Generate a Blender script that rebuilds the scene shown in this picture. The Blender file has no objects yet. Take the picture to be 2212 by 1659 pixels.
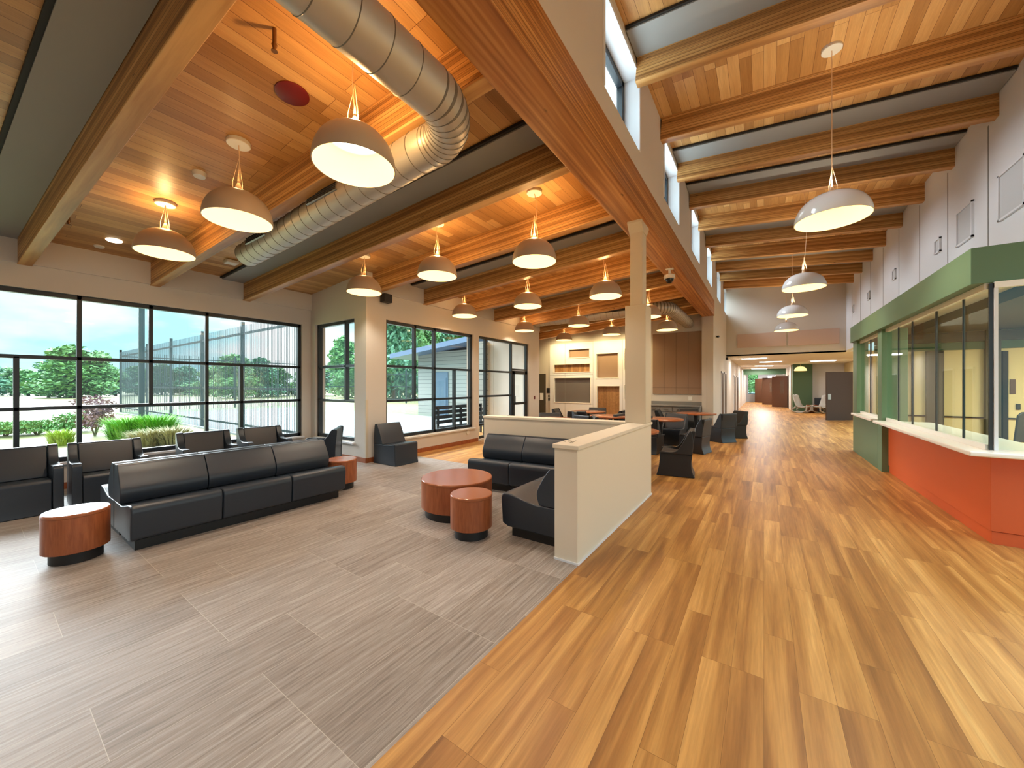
import bpy, bmesh, math, random
from mathutils import Vector, Matrix
random.seed(7)
R = math.radians
C = bpy.context.scene.collection
SC = bpy.context.scene

# ------------------------------------------------------------------ camera, world, light, exposure
SC.view_settings.view_transform = 'Standard'
SC.view_settings.look = 'None'
SC.view_settings.gamma = 1.0
SC.view_settings.exposure = 0.98
SC.view_settings.use_curve_mapping = False
YAW = math.atan(544 / 800)
cam = bpy.data.cameras.new('camera'); cam.sensor_width = 36; cam.lens = 36 * 800 / 2212
cam.shift_y = 2.5 / 2212; cam.clip_end = 600
camo = bpy.data.objects.new('camera', cam); C.objects.link(camo)
camo.location = (0, 0, 1.6); camo.rotation_euler = (R(90), 0, YAW); SC.camera = camo
cy = SC.cycles
cy.max_bounces = 9; cy.diffuse_bounces = 5; cy.glossy_bounces = 4; cy.transmission_bounces = 4
cy.transparent_max_bounces = 24; cy.sample_clamp_indirect = 6; cy.caustics_reflective = False; cy.caustics_refractive = False

def make_world():
    w = bpy.data.worlds.new('sky'); SC.world = w; w.use_nodes = True
    nt = w.node_tree; nt.nodes.clear(); N = nt.nodes.new; L = nt.links.new
    out = N('ShaderNodeOutputWorld'); bg = N('ShaderNodeBackground')
    tc = N('ShaderNodeTexCoord'); sep = N('ShaderNodeSeparateXYZ'); L(tc.outputs['Generated'], sep.inputs[0])
    mp = N('ShaderNodeMapping'); mp.inputs['Scale'].default_value = (1, 1, 2.6); L(tc.outputs['Generated'], mp.inputs[0])
    no = N('ShaderNodeTexNoise'); no.inputs['Scale'].default_value = 3.2; no.inputs['Detail'].default_value = 6; no.inputs['Roughness'].default_value = .5
    L(mp.outputs[0], no.inputs['Vector'])
    cr = N('ShaderNodeValToRGB'); cr.color_ramp.elements[0].position = .42; cr.color_ramp.elements[1].position = .6
    cr.color_ramp.elements[0].color = (.42, .84, .96, 1); cr.color_ramp.elements[1].color = (.96, 1.0, 1.0, 1)
    L(no.outputs[0], cr.inputs[0])
    # overcast sky: the zenith is brighter than the horizon
    mr = N('ShaderNodeMapRange'); mr.interpolation_type = 'SMOOTHSTEP'
    mr.inputs['From Min'].default_value = .30; mr.inputs['From Max'].default_value = .85
    mr.inputs['To Min'].default_value = .72; mr.inputs['To Max'].default_value = SKY_TOP
    L(sep.outputs['Z'], mr.inputs['Value']); L(mr.outputs[0], bg.inputs['Strength'])
    L(cr.outputs[0], bg.inputs['Color']); L(bg.outputs[0], out.inputs[0])
SKY_TOP = 4.0
make_world()
def sun(name, rot, energy, color, angle):
    l = bpy.data.lights.new(name, 'SUN'); l.energy = energy; l.color = color; l.angle = R(angle)
    o = bpy.data.objects.new(name, l); o.rotation_euler = [R(a) for a in rot]; C.objects.link(o)
sun('sun', (0, -60, 4), 8.5, (.88, .95, 1), 45)    # broad bright cloud glow from the window side

LAMP_DISC = 7.0     # brightness of a pendant's diffuser
LAMP_W = 34.0       # watts under each dome
UP_W = 5.0          # watts of uplight on the ceiling

# ------------------------------------------------------------------ materials
def mat(name, col, rough=.6, metal=0, spec=.5, emit=None, es=0):
    m = bpy.data.materials.new(name); m.use_nodes = True
    b = m.node_tree.nodes['Principled BSDF']
    b.inputs['Base Color'].default_value = (*col, 1); b.inputs['Roughness'].default_value = rough
    b.inputs['Metallic'].default_value = metal; b.inputs['Specular IOR Level'].default_value = spec
    if emit: b.inputs['Emission Color'].default_value = (*emit, 1); b.inputs['Emission Strength'].default_value = es
    return m
def srgb(r, g, b):
    f = lambda c: (c / 255 / 12.92) if c / 255 <= .04045 else ((c / 255 + .055) / 1.055) ** 2.4
    return (f(r), f(g), f(b))
class NT:
    def __init__(s, m): s.m = m; s.t = m.node_tree; s.b = s.t.nodes['Principled BSDF']
    def n(s, kind, **kw):
        n = s.t.nodes.new('ShaderNode' + kind)
        for k, v in kw.items():
            if k in n.inputs: n.inputs[k].default_value = v
            else: setattr(n, k, v)
        return n
    def l(s, a, b): s.t.links.new(a, b)
    def coord(s, scale=(1, 1, 1), rot=(0, 0, 0), loc=(0, 0, 0)):
        tc = s.n('TexCoord'); mp = s.n('Mapping'); mp.inputs['Scale'].default_value = scale
        mp.inputs['Rotation'].default_value = rot; mp.inputs['Location'].default_value = loc
        s.l(tc.outputs['Object'], mp.inputs[0]); return mp.outputs[0]
    def ramp(s, src, stops):
        r = s.n('ValToRGB'); e = r.color_ramp.elements
        while len(e) < len(stops): e.new(.5)
        for i, (p, c) in enumerate(stops): e[i].position = p; e[i].color = (*c, 1)
        s.l(src, r.inputs[0]); return r.outputs[0]
    def mix(s, fac, a, b, mode='MIX'):
        x = s.n('Mix'); x.data_type = 'RGBA'; x.blend_type = mode
        if isinstance(fac, float): x.inputs[0].default_value = fac
        else: s.l(fac, x.inputs[0])
        for i, v in ((6, a), (7, b)):
            if isinstance(v, tuple): x.inputs[i].default_value = (*v, 1)
            else: s.l(v, x.inputs[i])
        return x.outputs[2]
    def noise(s, vec, sc, det=3, ro=.55, dist=0):
        n = s.n('TexNoise'); n.inputs['Scale'].default_value = sc; n.inputs['Detail'].default_value = det
        n.inputs['Roughness'].default_value = ro; n.inputs['Distortion'].default_value = dist
        s.l(vec, n.inputs['Vector']); return n.outputs[0]
    def bump(s, h, st, d=.01):
        b = s.n('Bump'); b.inputs['Strength'].default_value = st; b.inputs['Distance'].default_value = d
        s.l(h, b.inputs['Height']); s.l(b.outputs[0], s.b.inputs['Normal'])

def planks(name, stops, width, length, rough, grain=.35, along='y', mortar=.0025, gx=26, gy=1.3, dark=(.05, .025, .01), spec=.4, off=.37, fine=.45):
    m = mat(name, (.5, .3, .1), rough, spec=spec); t = NT(m)
    rot = (0, 0, R(90)) if along == 'y' else (0, 0, 0)
    v = t.coord(rot=rot)
    br = t.n('TexBrick'); br.offset = off; br.offset_frequency = 3; br.squash = 1
    t.l(v, br.inputs['Vector'])
    br.inputs['Scale'].default_value = 1; br.inputs['Brick Width'].default_value = length; br.inputs['Row Height'].default_value = width
    br.inputs['Mortar Size'].default_value = mortar; br.inputs['Color1'].default_value = (0, 0, 0, 1); br.inputs['Color2'].default_value = (1, 1, 1, 1)
    br.inputs['Mortar'].default_value = (.5, .5, .5, 1); br.inputs['Mortar Smooth'].default_value = .1
    # grain shifts with every plank
    sc = t.n('VectorMath'); sc.operation = 'MULTIPLY'; t.l(br.outputs['Color'], sc.inputs[0]); sc.inputs[1].default_value = (37, 19, 11)
    ad = t.n('VectorMath'); ad.operation = 'ADD'; t.l(v, ad.inputs[0]); t.l(sc.outputs[0], ad.inputs[1])
    st = t.n('VectorMath'); st.operation = 'MULTIPLY'; t.l(ad.outputs[0], st.inputs[0]); st.inputs[1].default_value = (gy, gx, gx)
    g1 = t.noise(st.outputs[0], .55, 5, .55, .6)
    g2 = t.noise(st.outputs[0], 5.0, 3, .6)
    a = t.n('Math'); a.operation = 'MULTIPLY_ADD'; t.l(g1, a.inputs[0]); a.inputs[1].default_value = grain * 2
    sep = t.n('SeparateColor'); t.l(br.outputs['Color'], sep.inputs[0])
    b = t.n('Math'); b.operation = 'MULTIPLY'; t.l(sep.outputs[0], b.inputs[0]); b.inputs[1].default_value = 1 - grain
    t.l(b.outputs[0], a.inputs[2])
    c = t.n('Math'); c.operation = 'SUBTRACT'; t.l(a.outputs[0], c.inputs[0]); c.inputs[1].default_value = grain * .5
    col = t.ramp(c.outputs[0], stops)
    fg = t.ramp(g2, [(.3, (.72, .72, .72)), (.65, (1.08, 1.08, 1.08))])
    col = t.mix(fine, col, fg, 'MULTIPLY')
    col = t.mix(br.outputs['Fac'], col, dark)
    t.l(col, t.b.inputs['Base Color'])
    t.bump(g2, .06, .004)
    return m

M = {}
M['wall'] = mat('wall_paint', srgb(208, 202, 194), .75)
M['white_paint'] = mat('white_paint', srgb(222, 224, 230), .6)
M['halfwall'] = mat('half_wall_paint', srgb(220, 210, 192), .6)
M['column'] = mat('column_paint', srgb(206, 194, 172), .6)
M['grey_panel'] = mat('grey_ceiling_panel', srgb(150, 150, 148), .8)
M['panel_infill'] = mat('panel_infill', srgb(196, 198, 202), .7)
M['black_metal'] = mat('black_frame', srgb(30, 36, 42), .35)
M['dark_gap'] = mat('dark_gap', srgb(30, 24, 20), .8)
M['duct'] = mat('duct_metal', srgb(188, 180, 168), .45, metal=.4)
M['duct_seam'] = mat('duct_seam', srgb(120, 112, 100), .5, metal=.4)
M['green'] = mat('green_paint', srgb(92, 122, 94), .5)
M['green_dk'] = mat('green_wall_paint', srgb(66, 96, 68), .6)
M['orange'] = mat('orange_laminate', srgb(196, 84, 38), .45)
M['white_top'] = mat('white_solid_surface', srgb(238, 236, 230), .25)
M['plastic'] = mat('slate_plastic', srgb(38, 46, 57), .36)
M['plastic_dk'] = mat('charcoal_plastic', srgb(30, 31, 34), .42)
M['plinth'] = mat('black_plinth', srgb(26, 26, 28), .5)
M['lamp_shell'] = mat('lamp_shell', srgb(178, 160, 140), .4)
M['lamp_shell_w'] = mat('white_gloss_lamp_shell', srgb(222, 224, 228), .12)
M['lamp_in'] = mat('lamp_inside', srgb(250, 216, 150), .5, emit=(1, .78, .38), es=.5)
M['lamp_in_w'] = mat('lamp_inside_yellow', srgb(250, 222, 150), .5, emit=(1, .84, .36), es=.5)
M['diffuser'] = mat('lamp_diffuser', (1, .95, .85), .5, emit=(1, .80, .50), es=LAMP_DISC)
M['cable'] = mat('cable', srgb(235, 200, 160), .4)
M['red'] = mat('red_cover', srgb(104, 14, 10), .5)
M['brass'] = mat('sprinkler_brass', srgb(120, 84, 50), .4, metal=.6)
M['white_plastic'] = mat('white_plastic', srgb(222, 220, 212), .4)
M['black_glass'] = mat('black_dome', srgb(14, 14, 16), .1)
M['tack'] = mat('tack_panel', srgb(150, 124, 104), .9)
M['tack_pink'] = mat('fabric_panel', srgb(204, 178, 164), .9)
M['grey_lam'] = mat('grey_laminate', srgb(128, 128, 128), .5)
M['brown_door'] = mat('brown_door', srgb(74, 52, 36), .5)
M['brown_door2'] = mat('wood_door', srgb(88, 52, 28), .5)
M['steel'] = mat('steel', srgb(170, 165, 155), .3, metal=.8)
M['grey_shell'] = mat('grey_shell', srgb(165, 163, 158), .45)
M['cream'] = mat('cream_wall', srgb(226, 212, 164), .7)
M['office_dark'] = mat('office_dark', srgb(70, 66, 54), .6)
M['roof_bounce'] = mat('roof_bounce_sheet', srgb(225, 228, 230), .7)
M['carpet'] = mat('office_floor', srgb(96, 92, 84), .9)
M['concrete'] = mat('concrete', srgb(122, 126, 128), .8)
M['siding'] = mat('siding', srgb(205, 205, 196), .7)
M['roof_blue'] = mat('metal_roof', srgb(92, 112, 140), .4)
M['fence'] = mat('fence_metal', srgb(44, 62, 66), .5)
M['blue_frame'] = mat('blue_grey_frame', srgb(84, 104, 124), .5)
M['bark'] = mat('bark', srgb(92, 76, 60), .9)
M['light_panel'] = mat('light_panel', (1, 1, 1), .5, emit=(1, .97, .9), es=5)
M['downlight'] = mat('downlight', (1, 1, 1), .5, emit=(1, .85, .6), es=4)
M['ceil_white'] = mat('ceiling_tile', srgb(222, 220, 212), .8)
M['screen'] = mat('grey_screen', srgb(104, 98, 96), .5)
M['paper'] = mat('paper', srgb(240, 240, 236), .7)

M['wood_corridor'] = planks('corridor_planks', [(0.1, srgb(128, 84, 40)), (.35, srgb(160, 108, 54)), (.55, srgb(182, 130, 68)), (.75, srgb(204, 152, 86)), (.95, srgb(222, 176, 108))], .152, 1.22, .40, grain=.78, gx=15, gy=.8, mortar=.0008, dark=srgb(110, 72, 34), fine=.6)
M['wood_lounge'] = planks('lounge_planks', [(.12, srgb(118, 106, 98)), (.42, srgb(144, 133, 125)), (.62, srgb(158, 148, 141)), (.92, srgb(180, 172, 167))], .46, .92, .5, grain=.75, gx=95, gy=4.5, mortar=.0012, dark=srgb(186, 176, 166), fine=.9, spec=.3)
M['wood_ceiling'] = planks('ceiling_boards', [(0, srgb(154, 106, 58)), (.35, srgb(182, 134, 80)), (.65, srgb(202, 154, 96)), (1, srgb(222, 180, 122))], .135, 1.9, .4, grain=.3, gx=20, gy=1.0, mortar=.0018, dark=srgb(84, 46, 18), off=.43)
M['oak_v'] = planks('oak_panel', [(0, srgb(120, 84, 52)), (.5, srgb(156, 114, 74)), (1, srgb(180, 138, 92))], .12, 2.5, .5, grain=.5)
def glulam(name, c0, c1, c2, yb=3):
    m = mat(name, (.5, .3, .1), .45); t = NT(m)
    v = t.coord((.9, 14, 30))
    g = t.noise(v, 1.0, 4, .6, .3)
    v2 = t.coord((.25, yb, 27))
    lam = t.noise(v2, 1.0, 1, .3)
    s = t.n('Math'); s.operation = 'MULTIPLY_ADD'; t.l(g, s.inputs[0]); s.inputs[1].default_value = .6; t.l(lam, s.inputs[2])
    s2 = t.n('Math'); s2.operation = 'SUBTRACT'; t.l(s.outputs[0], s2.inputs[0]); s2.inputs[1].default_value = .3
    col = t.ramp(s2.outputs[0], [(.25, c0), (.5, c1), (.75, c2)])
    # glue lines between the laminations
    v3 = t.coord((1, 1, 1)); sp = t.n('SeparateXYZ'); t.l(v3, sp.inputs[0])
    oz = t.n('Math'); oz.operation = 'ADD'; t.l(sp.outputs[2], oz.inputs[0]); oz.inputs[1].default_value = .012
    mo = t.n('Math'); mo.operation = 'PINGPONG'; t.l(oz.outputs[0], mo.inputs[0]); mo.inputs[1].default_value = .019
    lt = t.n('Math'); lt.operation = 'LESS_THAN'; t.l(mo.outputs[0], lt.inputs[0]); lt.inputs[1].default_value = .0022
    col = t.mix(lt.outputs[0], col, tuple(x * .45 for x in c0))
    # knots
    vo = t.n('TexVoronoi'); t.l(t.coord((2.2, 6, 9)), vo.inputs['Vector']); vo.inputs['Scale'].default_value = 1
    kn = t.ramp(vo.outputs['Distance'], [(.03, (.3, .3, .3)), (.09, (1, 1, 1))])
    col = t.mix(1.0, col, kn, 'MULTIPLY')
    t.l(col, t.b.inputs['Base Color']); return m
M['glulam'] = glulam('glulam', srgb(140, 94, 50), srgb(186, 134, 76), srgb(218, 172, 110))
M['girder'] = glulam('glulam_girder', srgb(140, 84, 40), srgb(178, 118, 64), srgb(206, 150, 90), 26)
def cherry(name, c0, c1):
    m = mat(name, c0, .35); t = NT(m)
    g = t.noise(t.coord((18, 18, 2.2)), 2.0, 4, .6, .4)
    t.l(t.ramp(g, [(.3, c0), (.7, c1)]), t.b.inputs['Base Color']); return m
M['cherry'] = cherry('cherry_laminate', srgb(134, 70, 38), srgb(164, 94, 56))
M['cherry_top'] = mat('cherry_top', srgb(158, 92, 58), .22)
def leafmat(name, c0, c1, c2):
    m = mat(name, c1, .7); t = NT(m)
    g = t.noise(t.coord((1, 1, 1)), 3.0, 3, .7)
    t.l(t.ramp(g, [(.35, c0), (.5, c1), (.65, c2)]), t.b.inputs['Base Color']); return m
M['leaf'] = leafmat('foliage', srgb(62, 104, 54), srgb(98, 146, 82), srgb(138, 178, 112))
M['leaf_dk'] = leafmat('foliage_blue_green', srgb(62, 108, 84), srgb(92, 142, 112), srgb(130, 172, 142))
M['leaf_lime'] = leafmat('grass_lime', srgb(80, 140, 30), srgb(106, 164, 50), srgb(136, 180, 84))
M['leaf_yel'] = leafmat('grass_yellow', srgb(120, 150, 30), srgb(146, 166, 50), srgb(164, 176, 90))
M['leaf_tan'] = leafmat('grass_tan', srgb(130, 122, 84), srgb(156, 146, 104), srgb(176, 166, 130))
M['leaf_plum'] = leafmat('foliage_plum', srgb(96, 66, 78), srgb(130, 96, 104), srgb(170, 136, 134))
M['field'] = leafmat('meadow', srgb(108, 106, 58), srgb(122, 118, 70), srgb(130, 127, 84))
M['lawn'] = leafmat('lawn', srgb(78, 120, 50), srgb(96, 138, 64), srgb(118, 150, 84))
def glassmat(name, tint, refl):
    m = bpy.data.materials.new(name); m.use_nodes = True; nt = m.node_tree; nt.nodes.clear()
    o = nt.nodes.new('ShaderNodeOutputMaterial'); mx = nt.nodes.new('ShaderNodeMixShader')
    tr = nt.nodes.new('ShaderNodeBsdfTransparent'); tr.inputs[0].default_value = (*tint, 1)
    gl = nt.nodes.new('ShaderNodeBsdfGlossy'); gl.inputs['Roughness'].default_value = .01
    lw = nt.nodes.new('ShaderNodeLayerWeight'); lw.inputs['Blend'].default_value = .5
    pw = nt.nodes.new('ShaderNodeMath'); pw.operation = 'POWER'; nt.links.new(lw.outputs['Facing'], pw.inputs[0]); pw.inputs[1].default_value = 5
    fr = nt.nodes.new('ShaderNodeMath'); fr.operation = 'MULTIPLY_ADD'; nt.links.new(pw.outputs[0], fr.inputs[0]); fr.inputs[1].default_value = .5; fr.inputs[2].default_value = refl
    nt.links.new(fr.outputs[0], mx.inputs[0]); nt.links.new(tr.outputs[0], mx.inputs[1]); nt.links.new(gl.outputs[0], mx.inputs[2])
    nt.links.new(mx.outputs[0], o.inputs[0]); return m
M['glass'] = glassmat('window_glass', (.98, .995, .995), .02)
M['glass_booth'] = glassmat('green_tinted_glass', (.9, .96, .93), .035)

# ------------------------------------------------------------------ mesh helpers
class MB:
    def __init__(s): s.bm = bmesh.new()
    def box(s, x0, x1, y0, y1, z0, z1, mtx=None):
        v = [s.bm.verts.new(p) for p in ((x0,y0,z0),(x1,y0,z0),(x1,y1,z0),(x0,y1,z0),(x0,y0,z1),(x1,y0,z1),(x1,y1,z1),(x0,y1,z1))]
        for f in ((0,3,2,1),(4,5,6,7),(0,1,5,4),(1,2,6,5),(2,3,7,6),(3,0,4,7)): s.bm.faces.new([v[i] for i in f])
        if mtx: bmesh.ops.transform(s.bm, matrix=mtx, verts=v)
        return s
    def hexa(s, p):      # eight corners, bottom ring then top ring
        v = [s.bm.verts.new(q) for q in p]
        for f in ((0,3,2,1),(4,5,6,7),(0,1,5,4),(1,2,6,5),(2,3,7,6),(3,0,4,7)): s.bm.faces.new([v[i] for i in f])
        return s
    def prism(s, prof, a, b, axis='x'):   # profile (p, q) extruded along axis
        f = {'x': lambda t, p: (t, p[0], p[1]), 'y': lambda t, p: (p[0], t, p[1]), 'z': lambda t, p: (p[0], p[1], t)}[axis]
        A = [s.bm.verts.new(f(a, p)) for p in prof]; B = [s.bm.verts.new(f(b, p)) for p in prof]
        n = len(prof)
        s.bm.faces.new(A); s.bm.faces.new(B[::-1])
        for i in range(n): s.bm.faces.new((A[i], B[i], B[(i+1) % n], A[(i+1) % n]))
        return s
    def lathe(s, prof, cx=0, cy=0, seg=40, close=False):
        rings = []
        for r, z in prof:
            if r < 1e-5: rings.append([s.bm.verts.new((cx, cy, z))])
            else: rings.append([s.bm.verts.new((cx + r*math.cos(2*math.pi*k/seg), cy + r*math.sin(2*math.pi*k/seg), z)) for k in range(seg)])
        pairs = list(zip(rings, rings[1:])) + ([(rings[-1], rings[0])] if close else [])
        for A, B in pairs:
            for k in range(seg):
                q = (A[k % len(A)], A[(k+1) % len(A)], B[(k+1) % len(B)], B[k % len(B)])
                u = []
                for x in q:
                    if x not in u: u.append(x)
                if len(u) > 2: s.bm.faces.new(u)
        return s
    def tube(s, pts, r, seg=12, cap=True, rad=None):
        pts = [Vector(p) for p in pts]; prev = None; n = None; ringlist = []
        for i, p in enumerate(pts):
            d = (pts[min(i+1, len(pts)-1)] - pts[max(i-1, 0)]).normalized()
            if n is None: n = d.orthogonal().normalized()
            else: n = (n - d * n.dot(d)).normalized()
            b = d.cross(n); rr = rad[i] if rad else r
            ring = [s.bm.verts.new(p + (n*math.cos(2*math.pi*k/seg) + b*math.sin(2*math.pi*k/seg)) * rr) for k in range(seg)]
            if prev:
                for k in range(seg): s.bm.faces.new((prev[k], prev[(k+1) % seg], ring[(k+1) % seg], ring[k]))
            elif cap: s.bm.faces.new(ring[::-1])
            prev = ring
        if cap: s.bm.faces.new(prev)
        return s
    def quad(s, *p): s.bm.faces.new([s.bm.verts.new(q) for q in p]); return s
    def build(s, name, m, parent=None, smooth=False, bevel=0, loc=None, rot=None, seg=2, local=None):
        bmesh.ops.recalc_face_normals(s.bm, faces=s.bm.faces)
        me = bpy.data.meshes.new(name)
        if local: bmesh.ops.translate(s.bm, vec=-Vector(local), verts=s.bm.verts)
        s.bm.to_mesh(me); s.bm.free()
        me.materials.append(m if not isinstance(m, str) else M[m])
        if smooth:
            for p in me.polygons: p.use_smooth = True
        o = bpy.data.objects.new(name, me); C.objects.link(o)
        if local: o.location = local
        if loc: o.location = loc
        if rot: o.rotation_euler = rot
        if parent: o.parent = parent
        if bevel:
            b = o.modifiers.new('bevel', 'BEVEL'); b.width = bevel; b.segments = seg; b.limit_method = 'ANGLE'; b.angle_limit = R(35)
            b.harden_normals = False
            if bevel >= .012:
                for p in me.polygons: p.use_smooth = True
                wn = o.modifiers.new('normals', 'WEIGHTED_NORMAL'); wn.keep_sharp = True
        if smooth:
            w = o.modifiers.new('edge', 'EDGE_SPLIT') if not bevel else None
            if w: w.split_angle = R(40)
        return o
def tag(o, label=None, cat=None, group=None, kind=None):
    for k, v in (('label', label), ('category', cat), ('group', group), ('kind', kind)):
        if v: o[k] = v
    return o
def thing(name, label, cat, loc=(0,0,0), rz=0, group=None):
    o = bpy.data.objects.new(name, None); C.objects.link(o); o.location = loc; o.rotation_euler = (0, 0, rz)
    o.empty_display_size = .1
    return tag(o, label, cat, group)
def struct(o, label=None): o['kind'] = 'structure'; (label and o.__setitem__('label', label)); return o
def dup(root, loc, rz, label, group=None):
    r = root.copy(); C.objects.link(r); r.location = loc; r.rotation_euler = (0, 0, rz); r['label'] = label
    if group: r['group'] = group
    for ch in list(root.children):
        c = ch.copy(); C.objects.link(c); c.parent = r
        for g in ch.children:
            d = g.copy(); C.objects.link(d); d.parent = c
    return r
def rbox(o, w): 
    return o

# ------------------------------------------------------------------ setting: dimensions
XA, XB, XG, XR = -8.92, -6.75, -1.4, 2.65       # window wall, stepped window wall, corridor wall, right wall
YJ, YB, YF = 4.6, 14.3, 19.2                    # step, dining back wall, end wall of the high corridor
YN = -5.0                                       # the rooms run on behind the camera
def zl(x): return 3.75 + .0833 * (x - XA)       # lounge ceiling
def zc(x): return 5.97 - .0833 * (x - XG)       # corridor ceiling

# floors
struct(MB().box(XA, -1.36, YN, 5.7, -.1, 0).build('floor', 'wood_lounge'))
b = MB().box(-1.36, 12, YN, YF + 26, -.1, 0); b.box(-9.5, -1.36, 5.7, YB + .2, -.1, 0); b.box(-3.5, -1.36, YB + .2, 46, -.1, 0)
struct(b.build('floor', 'wood_corridor'))

def wall_with_holes(name, plane, pos, th, a0, a1, z0, z1, holes, m, zt=None):
    """plane 'x': the wall lies at x=pos..pos+th and runs along y; 'y' the other way. holes: (a, b, z0, z1)"""
    b = MB()
    def add(p, q, za, zb):
        if q - p < 1e-4 or zb - za < 1e-4: return
        x0, x1 = min(pos, pos+th), max(pos, pos+th)
        if plane == 'x': b.box(x0, x1, p, q, za, zb)
        else: b.box(p, q, x0, x1, za, zb)
    cuts = sorted(holes); cur = a0
    for (p, q, za, zb) in cuts:
        add(cur, p, z0, z1); add(p, q, z0, za); add(p, q, zb, z1); cur = q
    add(cur, a1, z0, z1)
    return struct(b.build(name, m))

W1 = (-4.2, 4.40, .42, 3.02)
wall_with_holes('wall_left', 'x', XA, -.25, YN, YJ, 0, 3.78, [W1], 'wall')
JW = (-8.74, -7.16, .40, 3.02)
wall_with_holes('wall_step', 'y', YJ, .25, XA - .25, XB, 0, 3.95, [JW], 'wall')
W3 = (5.09, 8.0, .42, 3.02); W4 = (8.24, 10.98, .05, 3.02)
wall_with_holes('wall_left', 'x', XB, -.25, YJ + .25, 11.44, 0, 3.95, [W3, W4], 'wall')
struct(MB().box(-8.64, XB, 11.44, 11.69, 0, 3.95).build('wall_step', 'wall'))
struct(MB().box(XA - .25, XR + .2, YN - .2, YN, 0, 6.0).build('wall_near', 'wall'))
struct(MB().box(-8.9, -8.65, 11.44, YB, 0, 3.95).build('wall_left', 'wall'))
struct(MB().box(-8.9, XG - .201, YB, YB + .2, 0, 4.5).build('wall_back', 'wall'))
# wall between the corridor and the dining room past the girder, then on down the corridor
struct(MB().box(-1.75, XG - .201, 14.07, YB - .001, 0, 3.95).build('wall_back', 'wall'))
CW = [(3.8 + 2.83 * k, 5.12 + 2.83 * k, 4.78, 5.78) for k in range(-3, 6)]
wall_with_holes('wall_clerestory', 'x', XG, -.32, YN, YF + .2, 4.421, 6.05, CW, 'wall')
struct(MB().box(XG - .2, XG, 14.07, 46, 0, 4.42).build('wall_corridor', 'wall'))
# blocking between the beams above the windows
def blocking(x, y0, y1, zb, zt, name='trim_1'):
    return struct(MB().box(x, x + .035, y0, y1, zb, zt).build(name, 'wall'))
blocking(XA, YN, YJ, 3.37, 3.76); blocking(XB, YJ, 11.69, 3.55, 3.93)
# corner guard on the step corner
tag(MB().box(XB - .03, XB + .004, YJ - .004, YJ + .05, .1, 1.3).build('corner_guard', 'column'), 'beige corner guard on the window corner behind the armless chair', 'corner guard')

# ceilings: boards, with grey panels filling half of every second bay
SK = .057    # the beams run slightly off square to the walls
def sheet(x0, x1, y0, y1, zf, t=.05, m='wood_ceiling', name='ceiling', sk=0):
    e = sk * (x1 - x0)
    return struct(MB().hexa([(x0,y0,zf(x0)),(x1,y0+e,zf(x1)),(x1,y1+e,zf(x1)),(x0,y1,zf(x0)),(x0,y0,zf(x0)+t),(x1,y0+e,zf(x1)+t),(x1,y1+e,zf(x1)+t),(x0,y1,zf(x0)+t)]).build(name, m))
sheet(XA - .25, XG - .1, YN, YB + .2, zl)
sheet(XG - .3, XR + .2, YN, YF + .2, zc)
def beam(x0, x1, y, w, zb, depth, name, label, m='glulam', sk=0):
    """zb: function giving the underside"""
    L = math.sqrt((x1 - x0) ** 2 * (1 + sk * sk) + (zb(x1) - zb(x0)) ** 2); a = math.atan2(zb(x1) - zb(x0), x1 - x0)
    o = MB().box(0, L, -w / 2, w / 2, 0, depth).build(name, m, bevel=.006)
    o.location = (x0, y, zb(x0)); o.rotation_euler = (0, -a, math.atan(sk))
    return tag(struct(o), label)
zlb = lambda x: zl(x) - .40
ords = ['first', 'second', 'third', 'fourth', 'fifth', 'sixth', 'seventh', 'eighth', 'ninth', 'tenth', 'eleventh', 'twelfth', 'thirteenth']
for k in range(-3, 10):
    y = .47 + 1.4 * k
    x0 = XA if y < YJ else (XB if y < 11.3 else -8.65)
    y += SK * (x0 - XA) * (1 if y < 11.3 else 0)
    beam(x0 - .02, -1.74, y, .135, zlb, .40, 'ceiling_beam', 'sloping wooden ceiling beam, %s of those over the lounge and dining side' % ords[k + 3], sk=SK)
zcb = lambda x: zc(x) - .36
for k in range(-6, 10):
    y = 5.03 + 1.41 * k
    if y < YN: continue
    beam(XG - .01, XR + .01, y, .135, zcb, .36, 'ceiling_beam', 'wooden beam crossing the high corridor ceiling, %s from the near end' % ords[min(k + 6, 12)], sk=.028)
# grey acoustic panels with a dark reveal
for k in (-2, 0, 2, 4, 6, 8):
    y1 = .40 + 1.4 * k
    x0 = XA + .03 if y1 < YJ else (XB + .03 if y1 < 11.3 else -8.65)
    y1 += SK * (x0 - XA) * (1 if y1 < 11.3 else 0); y0 = y1 - .36
    sheet(x0, -1.76, y0, y1, lambda x: zl(x) - .05, .05, 'grey_panel', 'trim_2', SK)
    sheet(x0, -1.76, y0 - .035, y0, lambda x: zl(x) - .035, .03, 'dark_gap', 'trim_2', SK)
for k in (-4, -2, 0, 2, 3, 5, 7, 8):
    y1 = 4.96 + 1.41 * k; y0 = y1 - .44
    sheet(XG + .01, XR - .01, y0, y1, lambda x: zc(x) - .05, .05, 'grey_panel', 'trim_3', .028)
    sheet(XG + .01, XR - .01, y0 - .03, y0, lambda x: zc(x) - .035, .03, 'dark_gap', 'trim_3', .028)
# unseen eave, added to keep the sky glow off the lounge floor
struct(MB().box(XA - 3.2, XA - .26, YN, YJ - .1, 3.55, 3.7).build('shading_eave', 'concrete'))
sheet(XA - .25, XG - .34, YN, YB + .2, lambda x: zl(x) + .06, .05, 'roof_bounce', 'roof')  # unseen pale reflector, added to bounce light up through the clerestory
# girder under the clerestory wall
o = MB().box(0, 14.09 - YN, -.19, .19, 0, .5).build('girder', 'girder', bevel=.006)
o.location = (-1.56, YN, 3.93); o.rotation_euler = (0, 0, R(90)); tag(struct(o), 'deep wooden girder running the length of the room')
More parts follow.
